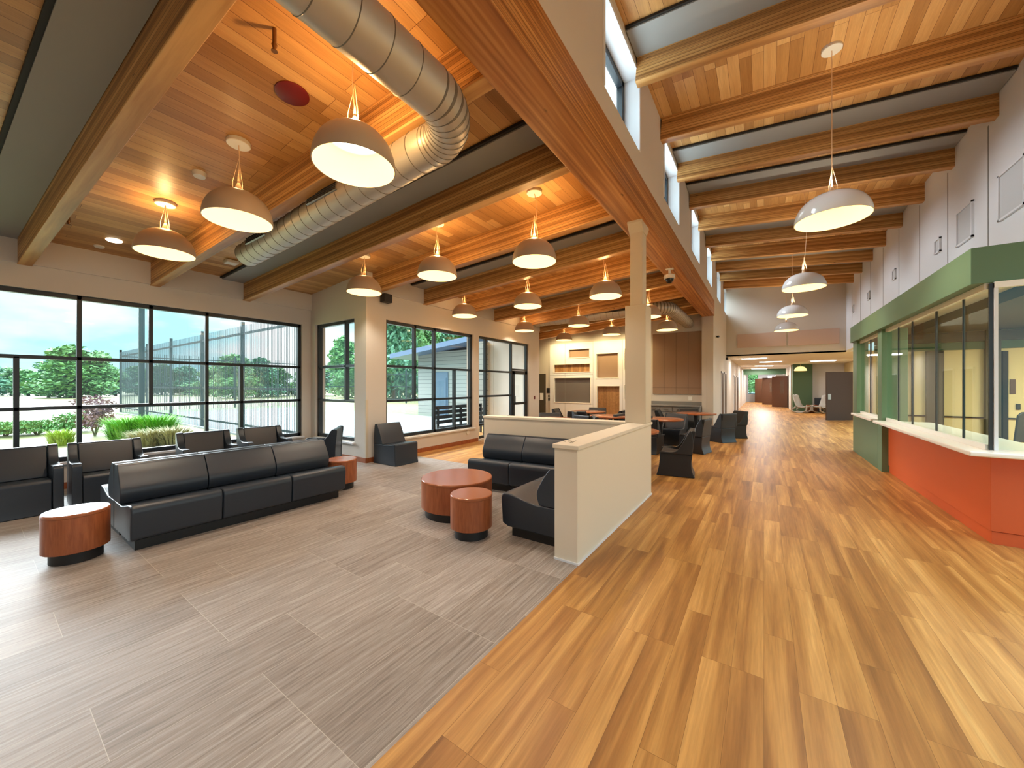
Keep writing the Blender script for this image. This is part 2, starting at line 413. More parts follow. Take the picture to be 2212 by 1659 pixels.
# clerestory windows
def frame_bars(plane, pos, bars, depth=.06, m='black_metal', name='window_frame', parent=None):
    b = MB()
    for (a0, a1, z0, z1) in bars:
        if plane == 'x': b.box(pos - depth, pos, a0, a1, z0, z1)
        else: b.box(a0, a1, pos, pos + depth, z0, z1)
    return b.build(name, m, parent, bevel=.004)
def win(name, plane, pos, hole, vert, horiz, w=.055, glass='glass', fr=.07, depth=.09, off=.06):
    """vert: (a, z0, z1); horiz: (z, a0, a1)"""
    a0, a1, z0, z1 = hole
    r = bpy.data.objects.new(name, None); C.objects.link(r); struct(r)
    bars = [(a0, a0 + fr, z0, z1), (a1 - fr, a1, z0, z1), (a0, a1, z0, z0 + fr), (a0, a1, z1 - fr, z1)]
    bars += [(a - w / 2, a + w / 2, p, q) for a, p, q in vert] + [(p, q, z - w / 2, z + w / 2) for z, p, q in horiz]
    sgn = -1 if plane == 'x' else 1
    frame_bars(plane, pos - off if plane == 'x' else pos + off, bars, depth, parent=r)
    pp = pos + sgn * (off + depth / 2)
    b = MB()
    if plane == 'x': b.box(pp - .006, pp + .006, a0 + .03, a1 - .03, z0 + .03, z1 - .03)
    else: b.box(a0 + .03, a1 - .03, pp - .006, pp + .006, z0 + .03, z1 - .03)
    b.build('pane', glass, r)
    return r
for i, h in enumerate(CW):
    r = win('window_%d' % (i + 10), 'x', XG, h, [], [], off=.2, depth=.08, fr=.09)
    MB().box(XG - .19, XG + .012, h[0] - .05, h[0] + .006, h[2], h[3] + .05).box(XG - .19, XG + .012, h[1] - .006, h[1] + .05, h[2], h[3] + .05).box(XG - .19, XG + .012, h[0] + .007, h[1] - .007, h[3] - .006, h[3] + .05).box(XG - .19, XG - .002, h[0] + .007, h[1] - .007, h[2] - .03, h[2] + .005).build('window_reveal', 'white_paint', r)

w = .055
win('window_1', 'x', XA, W1,
    [(.40, W1[2], 2.02), (1.0, W1[2], W1[3]), (1.83, 1.25, W1[3]), (2.63, W1[2], W1[3]), (3.21, W1[2], 2.02), (-.5, W1[2], W1[3]), (-1.6, W1[2], W1[3]), (-2.9, W1[2], W1[3])],
    [(2.02, W1[0], W1[1]), (1.25, W1[0], W1[1])])
win('window_2', 'y', YJ, JW, [(-7.6, 1.25, JW[3])], [(2.02, JW[0], JW[1]), (1.25, JW[0], JW[1])])
win('window_3', 'x', XB, W3, [(5.95, 1.25, W3[3]), (6.58, W3[2], W3[3]), (7.32, W3[2], 2.02)], [(2.02, W3[0], W3[1]), (1.25, W3[0], W3[1])])
win('window_4', 'x', XB, W4, [(8.65, W4[2], W4[3]), (10.0, W4[2], W4[3])], [(2.02, W4[0], 10.0), (2.12, 10.0, W4[1]), (1.27, W4[0], 10.0), (.45, W4[0], 10.0)])
# glass door in the last window
d = bpy.data.objects.new('door_1', None); C.objects.link(d); struct(d)
frame_bars('x', XB - .05, [(10.05, 10.17, .05, 2.08), (10.80, 10.93, .05, 2.08), (10.05, 10.93, 1.96, 2.08), (10.05, 10.93, .05, .3), (10.1, 10.9, .95, 1.03)], .05, name='door_frame', parent=d)
MB().box(XB - .08, XB - .07, 10.1, 10.88, .1, 2.0).build('pane', 'glass', d)
MB().tube([(XB - .04, 10.12, 1.0), (XB - .0, 10.12, 1.0), (XB - .0, 10.12, 1.25), (XB - .04, 10.12, 1.25)], .012).build('handle', 'black_metal', d)
# sills
struct(MB().box(XA - .05, XA + .06, W1[0], W1[1] + .03, .38, .42).build('trim_4', 'white_paint', bevel=.004))
struct(MB().box(XB - .05, XB + .05, W3[0] - .03, W3[1] + .05, .37, .41).build('trim_4', 'wall', bevel=.004))
struct(MB().box(JW[0], JW[1], YJ - .05, YJ + .05, .35, .39).build('trim_4', 'white_paint', bevel=.004))
for a in ((XA, XA + .012, YN, YJ, 'left'), (XA, XB, YJ - .012, YJ, 'step'), (XB, XB + .012, YJ, 8.2, 'left')):
    struct(MB().box(a[0], a[1], a[2], a[3], 0, .1).build('baseboard_' + a[4], 'cherry'))

# half wall and column
def halfwall():
    t = struct(MB().prism([(-1.60, 3.05), (-1.37, 3.05), (-1.37, 5.66), (-1.45, 5.66), (-4.10, 5.35), (-4.08, 5.12), (-1.60, 5.43)], 0, 1.02, 'z').build('wall_half', 'halfwall', bevel=.004))
    c = MB().prism([(-1.615, 3.035), (-1.355, 3.035), (-1.355, 5.675), (-1.45, 5.675), (-4.115, 5.365), (-4.095, 5.105), (-1.615, 5.415)], 1.02, 1.06, 'z').build('wall_cap', 'halfwall', t, bevel=.006)
halfwall()
struct(MB().box(-1.369, -1.355, 3.05, 5.66, 0, .018).box(-1.6, -1.355, 3.036, 3.049, 0, .018).build('baseboard_half', 'white_paint'))
c = thing('column', 'cream boxed column carrying the girder at the corner of the half wall', 'column', (-1.515, 5.5, 0))
MB().box(-.145, .145, -.155, .155, 1.061, 2.74).build('column_casing', 'column', c, bevel=.006)
MB().box(-.09, .09, -.1, .1, 2.74, 3.9).build('shaft', 'column', c, bevel=.01)
MB().prism([(-.09, 3.78), (-.2, 3.9), (-.2, 3.93), (.2, 3.93), (.2, 3.9), (.09, 3.78)], -.1, .1, 'x').build('cap_plate', 'column', c)

# right side: upper wall, end wall
up = struct(MB().box(XR, XR + .2, YN, YF + .2, 2.95, 5.95).build('wall_right', 'white_paint'))
b = MB()
for k in range(-4, 10): b.box(XR - .003, XR + .02, 5.36 + 1.41 * k, 5.36 + 1.41 * k + .028, 2.98, 5.3)
b.build('reveal_line', 'grey_lam', up)
for i, (y, z, s, lab) in enumerate(((7.55, 4.12, .62, 'largest square white wall panel high on the right wall, at the picture edge'), (8.9, 4.15, .56, 'square white raised panel with grey infill, second from the right edge high on the wall'), (10.0, 4.15, .26, 'small square panel beside the large ones high on the white wall'), (12.75, 4.3, .26, 'small square panel high on the white wall above the middle of the green band'), (15.4, 4.32, .26, 'small square panel high on the white wall, second from the far end'), (17.8, 4.32, .26, 'farthest small square panel high on the white wall'))):
    t = thing('wall_panel', lab, 'wall panel', (XR, y, z), 0, 'square panels high on the white wall')
    b = MB(); b.box(-.03, 0, -s/2, s/2, -s/2, -s/2 + .025).box(-.03, 0, -s/2, s/2, s/2 - .025, s/2).box(-.03, 0, -s/2, -s/2 + .025, -s/2, s/2).box(-.03, 0, s/2 - .025, s/2, -s/2, s/2)
    b.build('panel_frame', 'white_paint', t)
    MB().box(-.012, 0, -s/2 + .025, s/2 - .025, -s/2 + .025, s/2 - .025).build('panel_face', 'panel_infill', t)
struct(MB().box(XG, XR, YF, YF + .2, 2.9, 6.0).build('wall_end', 'wall'))
for i, (x0, x1) in enumerate(((-.97, .76), (.84, 2.45))):
    tag(MB().box(x0, x1, YF - .03, YF - .001, 3.24, 3.84).build('acoustic_panel', 'tack_pink', bevel=.004), 'long pinkish fabric panel on the end wall above the corridor opening, %s one' % ('left', 'right')[i], 'acoustic panel', 'fabric panels above the corridor opening')
# the low corridor beyond
sheet(XG, 6.5, YF, 46, lambda x: 2.9, .05, 'ceil_white')
struct(MB().box(XG, 6.4, 42, 42.2, 0, .75).box(XG, -1.25, 42, 42.2, .75, 2.9).box(-.45, 6.4, 42, 42.2, .751, 2.9).box(XG, -.45, 42, 42.2, 2.75, 2.9).build('wall_end', 'white_paint'))
win('window_30', 'y', 42, (-1.3, -.4, .75, 2.75), [], [(1.45, -1.3, -.4), (2.1, -1.3, -.4)])
struct(MB().box(1.42, 1.6, 29.6, 42, 0, 2.9).build('wall_corridor', 'wall'))
struct(MB().box(.84, 1.419, 36.4, 41.99, 0, 2.44).box(.29, .839, 40.3, 41.99, 0, 2.44).build('wall_corridor', 'white_paint'))
struct(MB().box(1.6, 4.0, 29.6, 29.8, 0, 2.9).build('wall_end', 'white_paint'))
struct(MB().box(1.5, 2.45, 28.9, 29.6, 0, 2.9).build('wall_end', 'green_dk'))
struct(MB().box(4.0, 4.2, 22.5, 29.8, 0, 2.9).build('wall_right', 'cream'))
struct(MB().box(-1.4, 4.0, 36, 36.2, 2.45, 2.9).build('trim_5', 'green_dk'))

# ------------------------------------------------------------------ the glazed booth on the right
struct(MB().prism([(1.80, 9.802), (1.80, 12.15), (6.5, 12.15), (6.5, 12.03), (2.0, 12.03), (2.0, 9.802)], 0, .90, 'z').build('wall_booth', 'green', bevel=.004), 'low green wall under the small booth window')
struct(MB().box(1.80, 2.0, 11.72, 12.15, .9, 2.64).box(1.80, 2.14, 9.5, 9.8, 0.0, 2.64).build('wall_booth', 'green', bevel=.004), 'green posts of the glazed booth')
f = struct(MB().prism([(1.75, 5.77), (1.75, 12.15), (XR + .05, 12.15), (XR+.05, 12.0), (1.95, 12.0), (1.95, 5.97), (6.5, 5.97), (6.5, 5.77)], 2.63, 3.0, 'z').build('trim_6', 'green', bevel=.004), 'green fascia band around the top of the booth')
struct(MB().box(1.95, XR + .1, 5.9, 12.0, 2.9, 2.98).build('ceiling', 'ceil_white'))
struct(MB().box(XR + .101, 6.5, 5.97, 12.0, 2.75, 2.98).build('ceiling', 'office_dark'))
t = thing('reception_counter', 'orange laminate counter front with a white worktop under the booth glass', 'counter', (1.89, 5.8, 0))
MB().prism([(0, 0), (0, 3.72), (.16, 3.72), (.16, .16), (2.0, .16), (2.0, 0)], .13, .895, 'z').build('counter_front', 'orange', t, bevel=.003)
MB().prism([(.012, .012), (.012, 3.70), (.15, 3.70), (.15, .15), (2.0, .15), (2.0, .012)], 0, .125, 'z').build('plinth', 'orange', t)
t2 = MB().prism([(-.21, -.23), (-.21, 3.72), (.55, 3.72), (.55, .55), (2.0, .55), (2.0, -.23)], .897, .945, 'z').build('worktop', 'white_top', bevel=.012); t2.location = (1.89, 5.8, 0)
t2.parent = t; t2.location = (0, 0, 0)
tag(MB().box(1.70, 2.1, 9.81, 11.75, .901, .95).build('window_shelf', 'white_top', bevel=.01), 'white shelf under the small booth window beside the green post', 'shelf')
def booth_glass():
    t = struct(bpy.data.objects.new('window_40', None)); C.objects.link(t)
    ys = [5.78, 6.35, 7.15, 8.1, 8.8, 9.5]
    for a, b_ in zip(ys, ys[1:]):
        MB().box(1.868, 1.88, a + .012, b_ - .012, .96, 2.6).build('pane', 'glass_booth', t)
    MB().box(1.90, 4.6, 5.768, 5.78, .96, 2.6).build('pane', 'glass_booth', t)
    MB().box(1.868, 1.88, 9.82, 11.7, .96, 2.6).build('pane', 'glass_booth', t)
    b = MB()
    for y in ys[1:-1]: b.box(1.864, 1.884, y - .006, y + .006, .96, 2.6)
    b.box(1.862, 1.886, 10.75, 10.775, .96, 2.6)
    b.box(1.872, 1.898, 5.768, 5.79, .95, 2.62); b.build('glazing_bar', 'black_metal', t)
    MB().box(1.90, 1.925, 5.755, 5.785, .95, 2.62).build('corner_post', 'white_paint', t)
    MB().box(1.855, 1.893, 5.8, 9.5, .946, 1.0).box(1.855, 1.893, 9.82, 11.7, .95, 1.0).box(1.85, 1.90, 5.8, 9.5, 2.57, 2.63).box(1.85, 1.90, 9.82, 11.7, 2.57, 2.63).box(1.90, 4.6, 5.75, 5.8, 2.57, 2.63).build('glazing_channel', 'white_top', t)
booth_glass()
# office inside
struct(MB().box(6.4, 6.5, 5.8, 12.1, 0, 2.9).box(2.2, 6.4, 12.02, 12.1, 0, 2.9).build('wall_office', 'cream'))
struct(MB().box(2.98, 3.24, 11.93, 12.019, 0, 2.35).box(3.82, 4.02, 11.9, 12.019, 0, 2.74).build('trim_7', 'office_dark'), 'dark pilasters on the back wall of the booth')
struct(MB().box(2.60, 2.64, 11.97, 12.019, 0, 2.35).box(2.76, 2.79, 11.97, 12.019, 0, 2.35).box(4.06, 4.13, 11.95, 12.019, 0, 2.3).box(2.2, 6.3, 11.99, 12.019, .9, .93).build('trim_7', 'dark_gap'))
struct(MB().box(2.15, 6.3, 11.96, 12.019, 2.36, 2.52).build('trim_7', 'green_dk')); struct(MB().box(2.15, 6.3, 11.96, 12.019, 2.53, 2.74).build('trim_7', 'office_dark'))
tag(MB().box(4.17, 4.24, 12.0, 12.019, 1.42, 1.72).build('door_plate', 'brown_door2'), 'small brown plate on the cream door seen through the booth end glass', 'plate')
tag(MB().box(4.25, 4.30, 11.99, 12.019, 1.1, 1.22).build('wall_switch', 'plinth'), 'small dark switch on the cream wall seen through the booth end glass', 'switch')
struct(MB().box(2.27, 2.48, 11.97, 12.019, 0, 2.2).build('door_5', 'office_dark'))
tag(MB().box(3.0, 3.6, 6.6, 8.4, 2.86, 2.895).build('ceiling_light', 'light_panel'), 'bright ceiling light panel inside the booth behind the glass', 'ceiling light')
tag(MB().box(2.46, 3.0, 6.9, 9.3, .70, .74).box(2.5, 2.55, 6.95, 7.05, 0, .7).box(2.5, 2.55, 9.15, 9.25, 0, .7).box(2.9, 2.95, 6.95, 7.05, 0, .7).box(2.9, 2.95, 9.15, 9.25, 0, .7).build('desk', 'office_dark', bevel=.004), 'dark desk running behind the booth glass', 'desk')
def office_chair():
    t = thing('office_chair', 'black mesh-backed office chair behind the booth glass at the right edge', 'chair', (3.70, 10.4, 0), R(200))
    MB().prism([(-.24, .62), (-.19, 1.08), (-.13, 1.14), (.13, 1.14), (.19, 1.08), (.24, .62)], .2, .235, 'y').build('backrest', 'plastic_dk', t, bevel=.015)
    MB().box(-.25, .25, -.25, .22, .45, .52).build('seat', 'plinth', t, bevel=.03)
    MB().tube([(0, 0, .06), (0, 0, .45)], .03).build('pedestal', 'plinth', t)
    for k in range(5):
        a = 2 * math.pi * k / 5
        MB().tube([(0, 0, .08), (.28 * math.cos(a), .28 * math.sin(a), .04)], .02).build('leg', 'plinth', t)
    for s in (-1, 1): MB().tube([(s*.27, .1, .5), (s*.3, .08, .68), (s*.3, -.15, .68)], .018).build('armrest', 'plinth', t)
office_chair()
def spot(name, loc, w, col, size=.15, cone=None):
    l = bpy.data.lights.new(name, 'SPOT' if cone else 'POINT'); l.energy = w
    if cone: l.spot_size = R(cone); l.spot_blend = .5
    l.color = col; l.shadow_soft_size = size
    o = bpy.data.objects.new(name, l); o.location = loc; C.objects.link(o); return o
def uplight(loc, w, col, cone=135):
    o = spot('pendant_uplight', loc, w, col, .04, cone); o.rotation_euler = (R(180), 0, 0); o.data.spot_blend = .8; return o
def area(name, loc, w, sx, sy, col):
    l = bpy.data.lights.new(name, 'AREA'); l.energy = w; l.shape = 'RECTANGLE'; l.size = sx; l.size_y = sy; l.color = col
    o = bpy.data.objects.new(name, l); o.location = loc; C.objects.link(o); return o
area('office_light', (5.2, 8.5, 2.7), 130, 1.2, 2.4, (1, .93, .72))
area('booth_light', (2.9, 9, 2.7), 26, .6, 2.4, (1, .95, .8))

# ------------------------------------------------------------------ pendants
def dome(rad, h, z0):
    """outer shell profile, rim at z0"""
    n = 14
    return [(rad * math.cos(t) ** .82 if t < 1.5707 else 0, z0 + h * math.sin(t)) for t in [i * math.pi / 2 / n for i in range(n + 1)]]
def make_pendant(name, label, rad, zrim, zceil, x, y, sag, shell, inner, group, idx):
    t = thing(name, label, 'pendant lamp', (x, y, zrim), 0, group)
    h = rad * (1.0 if rad < .35 else .84)
    def lathe(prof, **k): return MB().lathe(prof, **k)
    out = dome(rad, h, 0); inn = dome(rad - .008, h - .008, 0)
    lathe([(rad - .008, 0)] + out, seg=48).build('shade', shell, t, smooth=True)
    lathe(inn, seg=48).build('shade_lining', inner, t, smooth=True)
    lathe([(rad * .62, h * .72), (0, h * .72)], seg=36).build('diffuser', 'diffuser', t)
    top = h; zc_ = zceil - zrim
    lathe([(.035, top - .01), (.03, top + .04), (.012, top + .09), (.006, top + .18), (0, top + .18)], seg=16).build('stem', 'cable', t, smooth=True)
    for a in (0, 2.09, 4.19): MB().tube([(.05 * math.cos(a), .05 * math.sin(a), top - .02), (.05 * math.cos(a), .05 * math.sin(a), top + .1), (.004, 0, min(top + .34, zc_ - .03))], .0022, seg=6).build('suspension_wire', 'cable', t)
    n = 8; pts = []
    for i in range(n + 1):
        q = i / n; pts.append((sag * math.sin(q * math.pi) * (1 if i % 2 or True else 1), 0, top + .15 + (zc_ - .02 - top - .15) * q))
    MB().tube(pts, .0045, seg=8).build('cord', 'cable', t)
    lathe([(0, zc_ - .035), (.10, zc_ - .035), (.105, zc_ - .03), (.105, zc_ + .012), (0, zc_ + .012)], seg=28).build('canopy', 'white_plastic', t, smooth=True)
    return t
rows = [('nearest the left window', -6.40, 1.44), ('second from the left window', -4.50, 1.58), ('nearest the camera with a bright diffuser showing', -2.64, 1.70),
        ('beside the window corner', -6.07, 4.10), ('in the middle of the second row', -4.22, 4.13), ('by the girder', -2.62, 4.40),
        ('by the middle window', -6.10, 6.89), ('over the middle of the dining side', -4.22, 6.81), ('just left of the column', -2.52, 6.90),
        ('near the glass door', -6.21, 9.83), ('under the far round duct', -4.39, 9.86), ('right behind the column', -2.39, 9.56),
        ('leftmost before the yellow-lit game wall', -6.25, 12.7), ('centre before the game wall', -4.24, 12.2), ('before the brown tack board', -2.47, 12.14)]
rown = ['first row', 'second row', 'third row', 'fourth row', 'last row']
for i, (lab, x, y) in enumerate(rows):
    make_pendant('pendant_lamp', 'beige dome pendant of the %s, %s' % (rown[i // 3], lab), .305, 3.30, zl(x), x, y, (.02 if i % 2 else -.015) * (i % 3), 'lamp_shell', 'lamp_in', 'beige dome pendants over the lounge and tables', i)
    spot('pendant_glow', (x, y, 3.44), LAMP_W, (1, .93, .78), .05, 125)
    spot('pendant_uplight', (x, y, 3.30 + .40), UP_W * (2.2, .3, 5, .4, 3, 4, .8, 2, 2.5, 1.5, 1, 1.5, 1, 1, 1)[i], (1, .60, .24), .04)
for i, (lab, y) in enumerate((('nearest, hanging large before the beams', 6.05), ('second in line', 10.0), ('third in line', 13.8), ('farthest of the line', 17.4))):
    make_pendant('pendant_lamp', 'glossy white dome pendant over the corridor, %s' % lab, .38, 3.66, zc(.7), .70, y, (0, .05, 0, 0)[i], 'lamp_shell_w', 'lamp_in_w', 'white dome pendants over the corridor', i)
    spot('pendant_glow', (.7, y, 3.84), LAMP_W * 1.7, (1, .92, .80), .05, 125)
    uplight((.7, y, 4.05), UP_W * 12, (1, .84, .60))
# the rows run on behind the camera: their light only reaches into view
for (x, y) in ((-6.3, -1.3), (-4.3, -1.3), (-2.6, -1.3), (-5.3, -4), (-3, -4)): spot('pendant_glow', (x, y, 3.44), LAMP_W, (1, .93, .78), .05, 125)
for y in (2.2, -1.7): uplight((.7, y, 4.05), UP_W * 12, (1, .84, .60))
for y in (2.2,): spot('pendant_glow', (.7, y, 3.84), LAMP_W, (1, .93, .78), .05, 125)
t = thing('pendant_lamp', 'small glowing dome pendant in the low corridor by the green wall', 'pendant lamp', (1.8, 27.8, 2.45))
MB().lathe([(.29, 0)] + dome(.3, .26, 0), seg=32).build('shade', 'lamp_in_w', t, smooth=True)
MB().tube([(0, 0, .25), (0, 0, .45)], .006).build('cord', 'cable', t)
for (x, y) in ((-.4, 21.5), (.3, 25), (.0, 30), (2.6, 25.5), (-.3, 35), (.2, 39.5)):  # the farthest fixture is added to brighten the corridor end
    tag(MB().box(x - .5, x + .5, y - .16, y + .16, 2.87, 2.899).build('ceiling_light', 'light_panel'), 'white linear ceiling light in the low corridor, %s' % {21.5: 'nearest one', 25: 'middle one', 30: 'beyond the middle', 25.5: 'right one over the alcove', 35: 'far one', 39.5: 'farthest one, added to brighten the end'}[y], 'ceiling light', 'linear lights in the low corridor')
    area('corridor_light', (x, y, 2.85), 26 if y < 26 else 70, 1.0, .3, (1, .96, .9))

# ------------------------------------------------------------------ ducts
def duct(pts, r, name, label, collars, vents):
    t = thing(name, label, 'air duct', pts[0])
    P = [Vector(p) - Vector(pts[0]) for p in pts]; Q = []; rad = []; seam = []
    for a, c in zip(P, P[1:]):
        L = (c - a).length; n = max(1, round(L / .2)); d = (c - a) / n; e = d.normalized() * .004
        for k in range(n):
            q0 = a + d * k
            Q += [q0 - e, q0, q0 + e]; rad += [r, r + .004, r]
    Q.append(P[-1]); rad.append(r); Q = Q[1:]; rad = rad[1:]
    b = MB().tube(Q, r, seg=36, rad=rad)
    o = b.build('duct_pipe', 'duct', t, smooth=True); o.data.materials.append(M['duct_seam'])
    for f in o.data.polygons:
        rr = [i // 36 for i in f.vertices]
        if len(rr) == 4 and min(rr) % 3 != 1 : f.material_index = 1
    return t
def arc(cx, cy, z, r, a0, a1, n=10): return [(cx + r * math.cos(R(a0 + (a1 - a0) * i / n)), cy + r * math.sin(R(a0 + (a1 - a0) * i / n)), z) for i in range(n + 1)]
zD = 3.74
dp = [(-6.62, 2.45, 3.62), (-5.2, 2.42, 3.66), (-3.6, 2.37, 3.71), (-2.62, 2.34, zD)] + arc(-2.45, 1.89, zD, .45, 90, 0) + [(-2.0, 1.0, zD), (-2.0, -1.5, zD), (-2.0, -4.9, zD)]
dt = duct(dp, .172, 'air_duct', 'spiral metal duct crossing the lounge and bending overhead', [], [])
def vent(parent, ox, x, y, z, L, tilt, name='duct_vent'):
    g = MB().box(-L/2, L/2, -.012, .012, -.045, .045).build(name, 'steel', parent, bevel=.003)
    g.location = (x - ox[0], y - ox[1], z - ox[2]); g.rotation_euler = (tilt, 0, 0)
    b = MB()
    for k in range(4): b.box(-L/2 + .02, L/2 - .02, -.016, -.011, -.04 + k * .022, -.028 + k * .022)
    b.build('vent_slot', 'dark_gap', g)
for x in (-5.85, -4.05): vent(dt, dp[0], x, 2.425 + (.035 if x > -5 else 0) * -1.4 - .172 * math.cos(R(8)), 3.64 + (.055 if x > -5 else 0) + .172 * math.sin(R(8)), .62, R(-8))
zE = 3.78
dp2 = [(-6.45, 10.95, zE), (-4.5, 10.95, zE), (-2.75, 10.95, zE)] + arc(-2.65, 11.4, zE, .45, -90, 0) + [(-2.2, 12.6, zE), (-2.2, 14.28, zE)]
dt2 = duct(dp2, .18, 'air_duct', 'far metal duct over the dining tables bending into the back wall', [], [])
for x in (-5.85, -3.6): vent(dt2, dp2[0], x, 10.95 - .18 * math.cos(R(10)), zE + .18 * math.sin(R(10)), .7, R(-10))

# ------------------------------------------------------------------ ceiling fittings
def disc(name, label, cat, x, y, r, h, m, zf=zl, group=None, seg=28):
    o = MB().lathe([(0, -h), (r * .86, -h), (r, -h * .5), (r, .005), (0, .005)], seg=seg).build(name, m, smooth=True)
    o.location = (x, y, zf(x)); o.rotation_euler = (0, -math.atan(.0833) * (1 if zf is zl else -1), 0); return tag(o, label, cat, group)
disc('ceiling_speaker', 'dark red round cover on the boards between the near pendants', 'ceiling speaker', -3.48, 1.63, .135, .02, 'red')
t = disc('smoke_detector', 'round white smoke detector on the boards between the left pendants', 'smoke detector', -5.37, 1.5, .065, .05, 'white_plastic')
disc('downlight', 'small round lit downlight near the left window', 'downlight', -8.2, 1.26, .09, .012, 'downlight')
disc('ceiling_sensor', 'small white round sensor beside the lit downlight', 'sensor', -8.6, 1.16, .06, .02, 'white_plastic')
t = MB().box(-.09, .09, -.09, .09, -.06, 0).build('motion_sensor', 'white_plastic', bevel=.012); t.location = (-7.9, 2.66, zl(-7.9)); tag(t, 'square white sensor box at the closed end of the near duct', 'sensor')
def sprinkler(x, y, z, drop, label):
    t = thing('sprinkler', label, 'sprinkler', (x, y, z), 0, 'sprinkler heads')
    MB().tube([(0, 0, 0), (0, 0, -drop)], .014).build('drop_pipe', 'brass', t)
    MB().lathe([(0, -drop - .05), (.022, -drop - .05), (.022, -drop - .045), (.008, -drop - .04), (.014, -drop - .02), (.02, -drop), (0, -drop)], seg=12).build('sprinkler_head', 'brass', t)
sprinkler(-3.0, 1.28, zl(-3.0), .12, 'brass sprinkler head hanging beside the overhead duct')
sprinkler(-7.57, .75, zl(-7.57), .1, 'sprinkler head beside the nearest beam by the left window')
sprinkler(-2.9, 4.0, zl(-2.9), .1, 'sprinkler head left of the pendant by the girder')
def dome_camera(x, y, z):
    t = thing('security_camera', 'white dome security camera hanging under the girder behind the column', 'security camera', (x, y, z))
    MB().box(-.07, .07, -.04, .04, -.02, 0).build('mount', 'white_plastic', t, bevel=.004)
    MB().tube([(0, 0, 0), (0, 0, -.12)], .022).build('stalk', 'white_plastic', t)
    MB().lathe([(0, -.1), (.03, -.1), (.1, -.13), (.105, -.2), (.09, -.205), (0, -.205)], seg=28).build('housing', 'white_plastic', t, smooth=True)
    MB().lathe([(.08, -.2), (.075, -.24), (.045, -.28), (0, -.295)], seg=24).build('lens_dome', 'black_glass', t, smooth=True)
dome_camera(-1.56, 7.9, 3.93)
t = thing('security_camera', 'small wall camera on the corridor wall past the girder end', 'security camera', (XG, 14.8, 3.3))
MB().box(0, .03, -.04, .04, -.05, .05).build('mount', 'white_plastic', t); MB().tube([(.02, 0, 0), (.1, -.05, 0)], .035).build('lens_dome', 'black_glass', t)
tag(MB().box(XG, XG + .09, 19.0, 19.12, 2.72, 2.84).build('wall_speaker', 'plinth', bevel=.01), 'small dark camera at the top left of the corridor opening', 'security camera')
tag(MB().box(-6.7, -6.55, YJ + .3, YJ + .5, 3.35, 3.53).build('wall_speaker', 'plinth', bevel=.01), 'small black speaker on the window corner behind the pendant', 'speaker')

# ------------------------------------------------------------------ seating
def cr(pts, n=4):
    """smooth curve through an open chain of profile points"""
    P = [pts[0]] + list(pts) + [pts[-1]]; out = []
    for i in range(1, len(P) - 2):
        p0, p1, p2, p3 = P[i-1:i+3]
        for k in range(n):
            t = k / n
            out.append(tuple(.5 * (2*p1[j] + (p2[j]-p0[j])*t + (2*p0[j]-5*p1[j]+4*p2[j]-p3[j])*t*t + (3*p1[j]-p0[j]-3*p2[j]+p3[j])*t**3) for j in (0, 1)))
    return out + [pts[-1]]
def seat_profile(D=.70):
    return [(.07, .10), (.0, .13), (-.015, .38)] + cr([(-.012, .40), (.0, .435), (.03, .45), (.12, .445), (.30, .405), (.42, .385), (.47, .39)], 3) + [(D, .39), (D, .10)]
def back_profile(D=.70):
    return cr([(.455, .392), (.435, .44), (.425, .50), (.44, .56), (.50, .67), (.555, .745), (.58, .77), (.61, .78), (.655, .775), (.68, .75), (D, .58)], 3) + [(D, .392)]
def sofa(name, label, n, modw, loc, rz, m='plastic', group=None):
    """front at y=0 facing -y, seats side by side along x from 0"""
    t = thing(name, label, 'sofa', loc, rz, group)
    for i in range(n):
        a = i * modw
        MB().prism(seat_profile(), a + .003, a + modw - .003, 'x').build('seat', m, t, bevel=.018, seg=3)
        MB().prism(back_profile(), a + .003, a + modw - .003, 'x').build('backrest', m, t, bevel=.018, seg=3)
    MB().box(.05, n * modw - .05, .10, .66, 0, .105).build('plinth', 'plinth', t)
    return t
sofa('sofa', 'long dark three-seat armless sofa facing the room, in front of the window armchairs', 3, .725, (-4.93, .86, 0), R(90), 'plastic', 'armless sofas')
sofa('sofa', 'armless sofa facing the windows, back to back behind the long sofa', 3, .725, (-6.34, 3.035, 0), R(-90), 'plastic', 'armless sofas')
sofa('sofa', 'dark two-seat armless sofa standing along the back of the half wall', 2, .73, (-3.82, 4.385, 0), R(6.5), 'plastic', 'armless sofas')
sofa('sofa', 'dark armless sofa seen end-on beside the front end of the half wall', 2, .65, (-2.32, 4.52, 0), R(-90), 'plastic', 'armless sofas')

def armchair(label, loc, rz, group):
    """faces -y"""
    t = thing('armchair', label, 'armchair', loc, rz, group)
    side = cr([(-.38, 0), (-.345, .14), (-.335, .50), (-.325, .56), (-.29, .585)], 3) + cr([(-.24, .585), (-.02, .57), (.08, .595), (.16, .665), (.22, .765), (.26, .80), (.31, .80), (.335, .77), (.315, .55), (.305, .35), (.312, .15), (.35, 0)], 3)
    for s in (-1, 1):
        MB().prism(side, s * .27, s * .36, 'x').build('armrest', 'plastic', t, bevel=.022, seg=3)
    MB().prism([(-.35, 0), (-.325, .12), (-.325, .39), (-.30, .425), (.12, .39), (.2, .39), (.2, 0)], -.268, .268, 'x').build('seat', 'plastic', t, bevel=.014)
    MB().prism([(.10, .392), (.12, .46), (.17, .62), (.225, .765), (.25, .795), (.305, .795), (.325, .765), (.30, .40), (.30, .12), (.335, 0), (.22, 0), (.21, .39)], -.268, .268, 'x').build('backrest', 'plastic', t, bevel=.014)
    return t
WG = 'dark moulded armchairs along the windows'
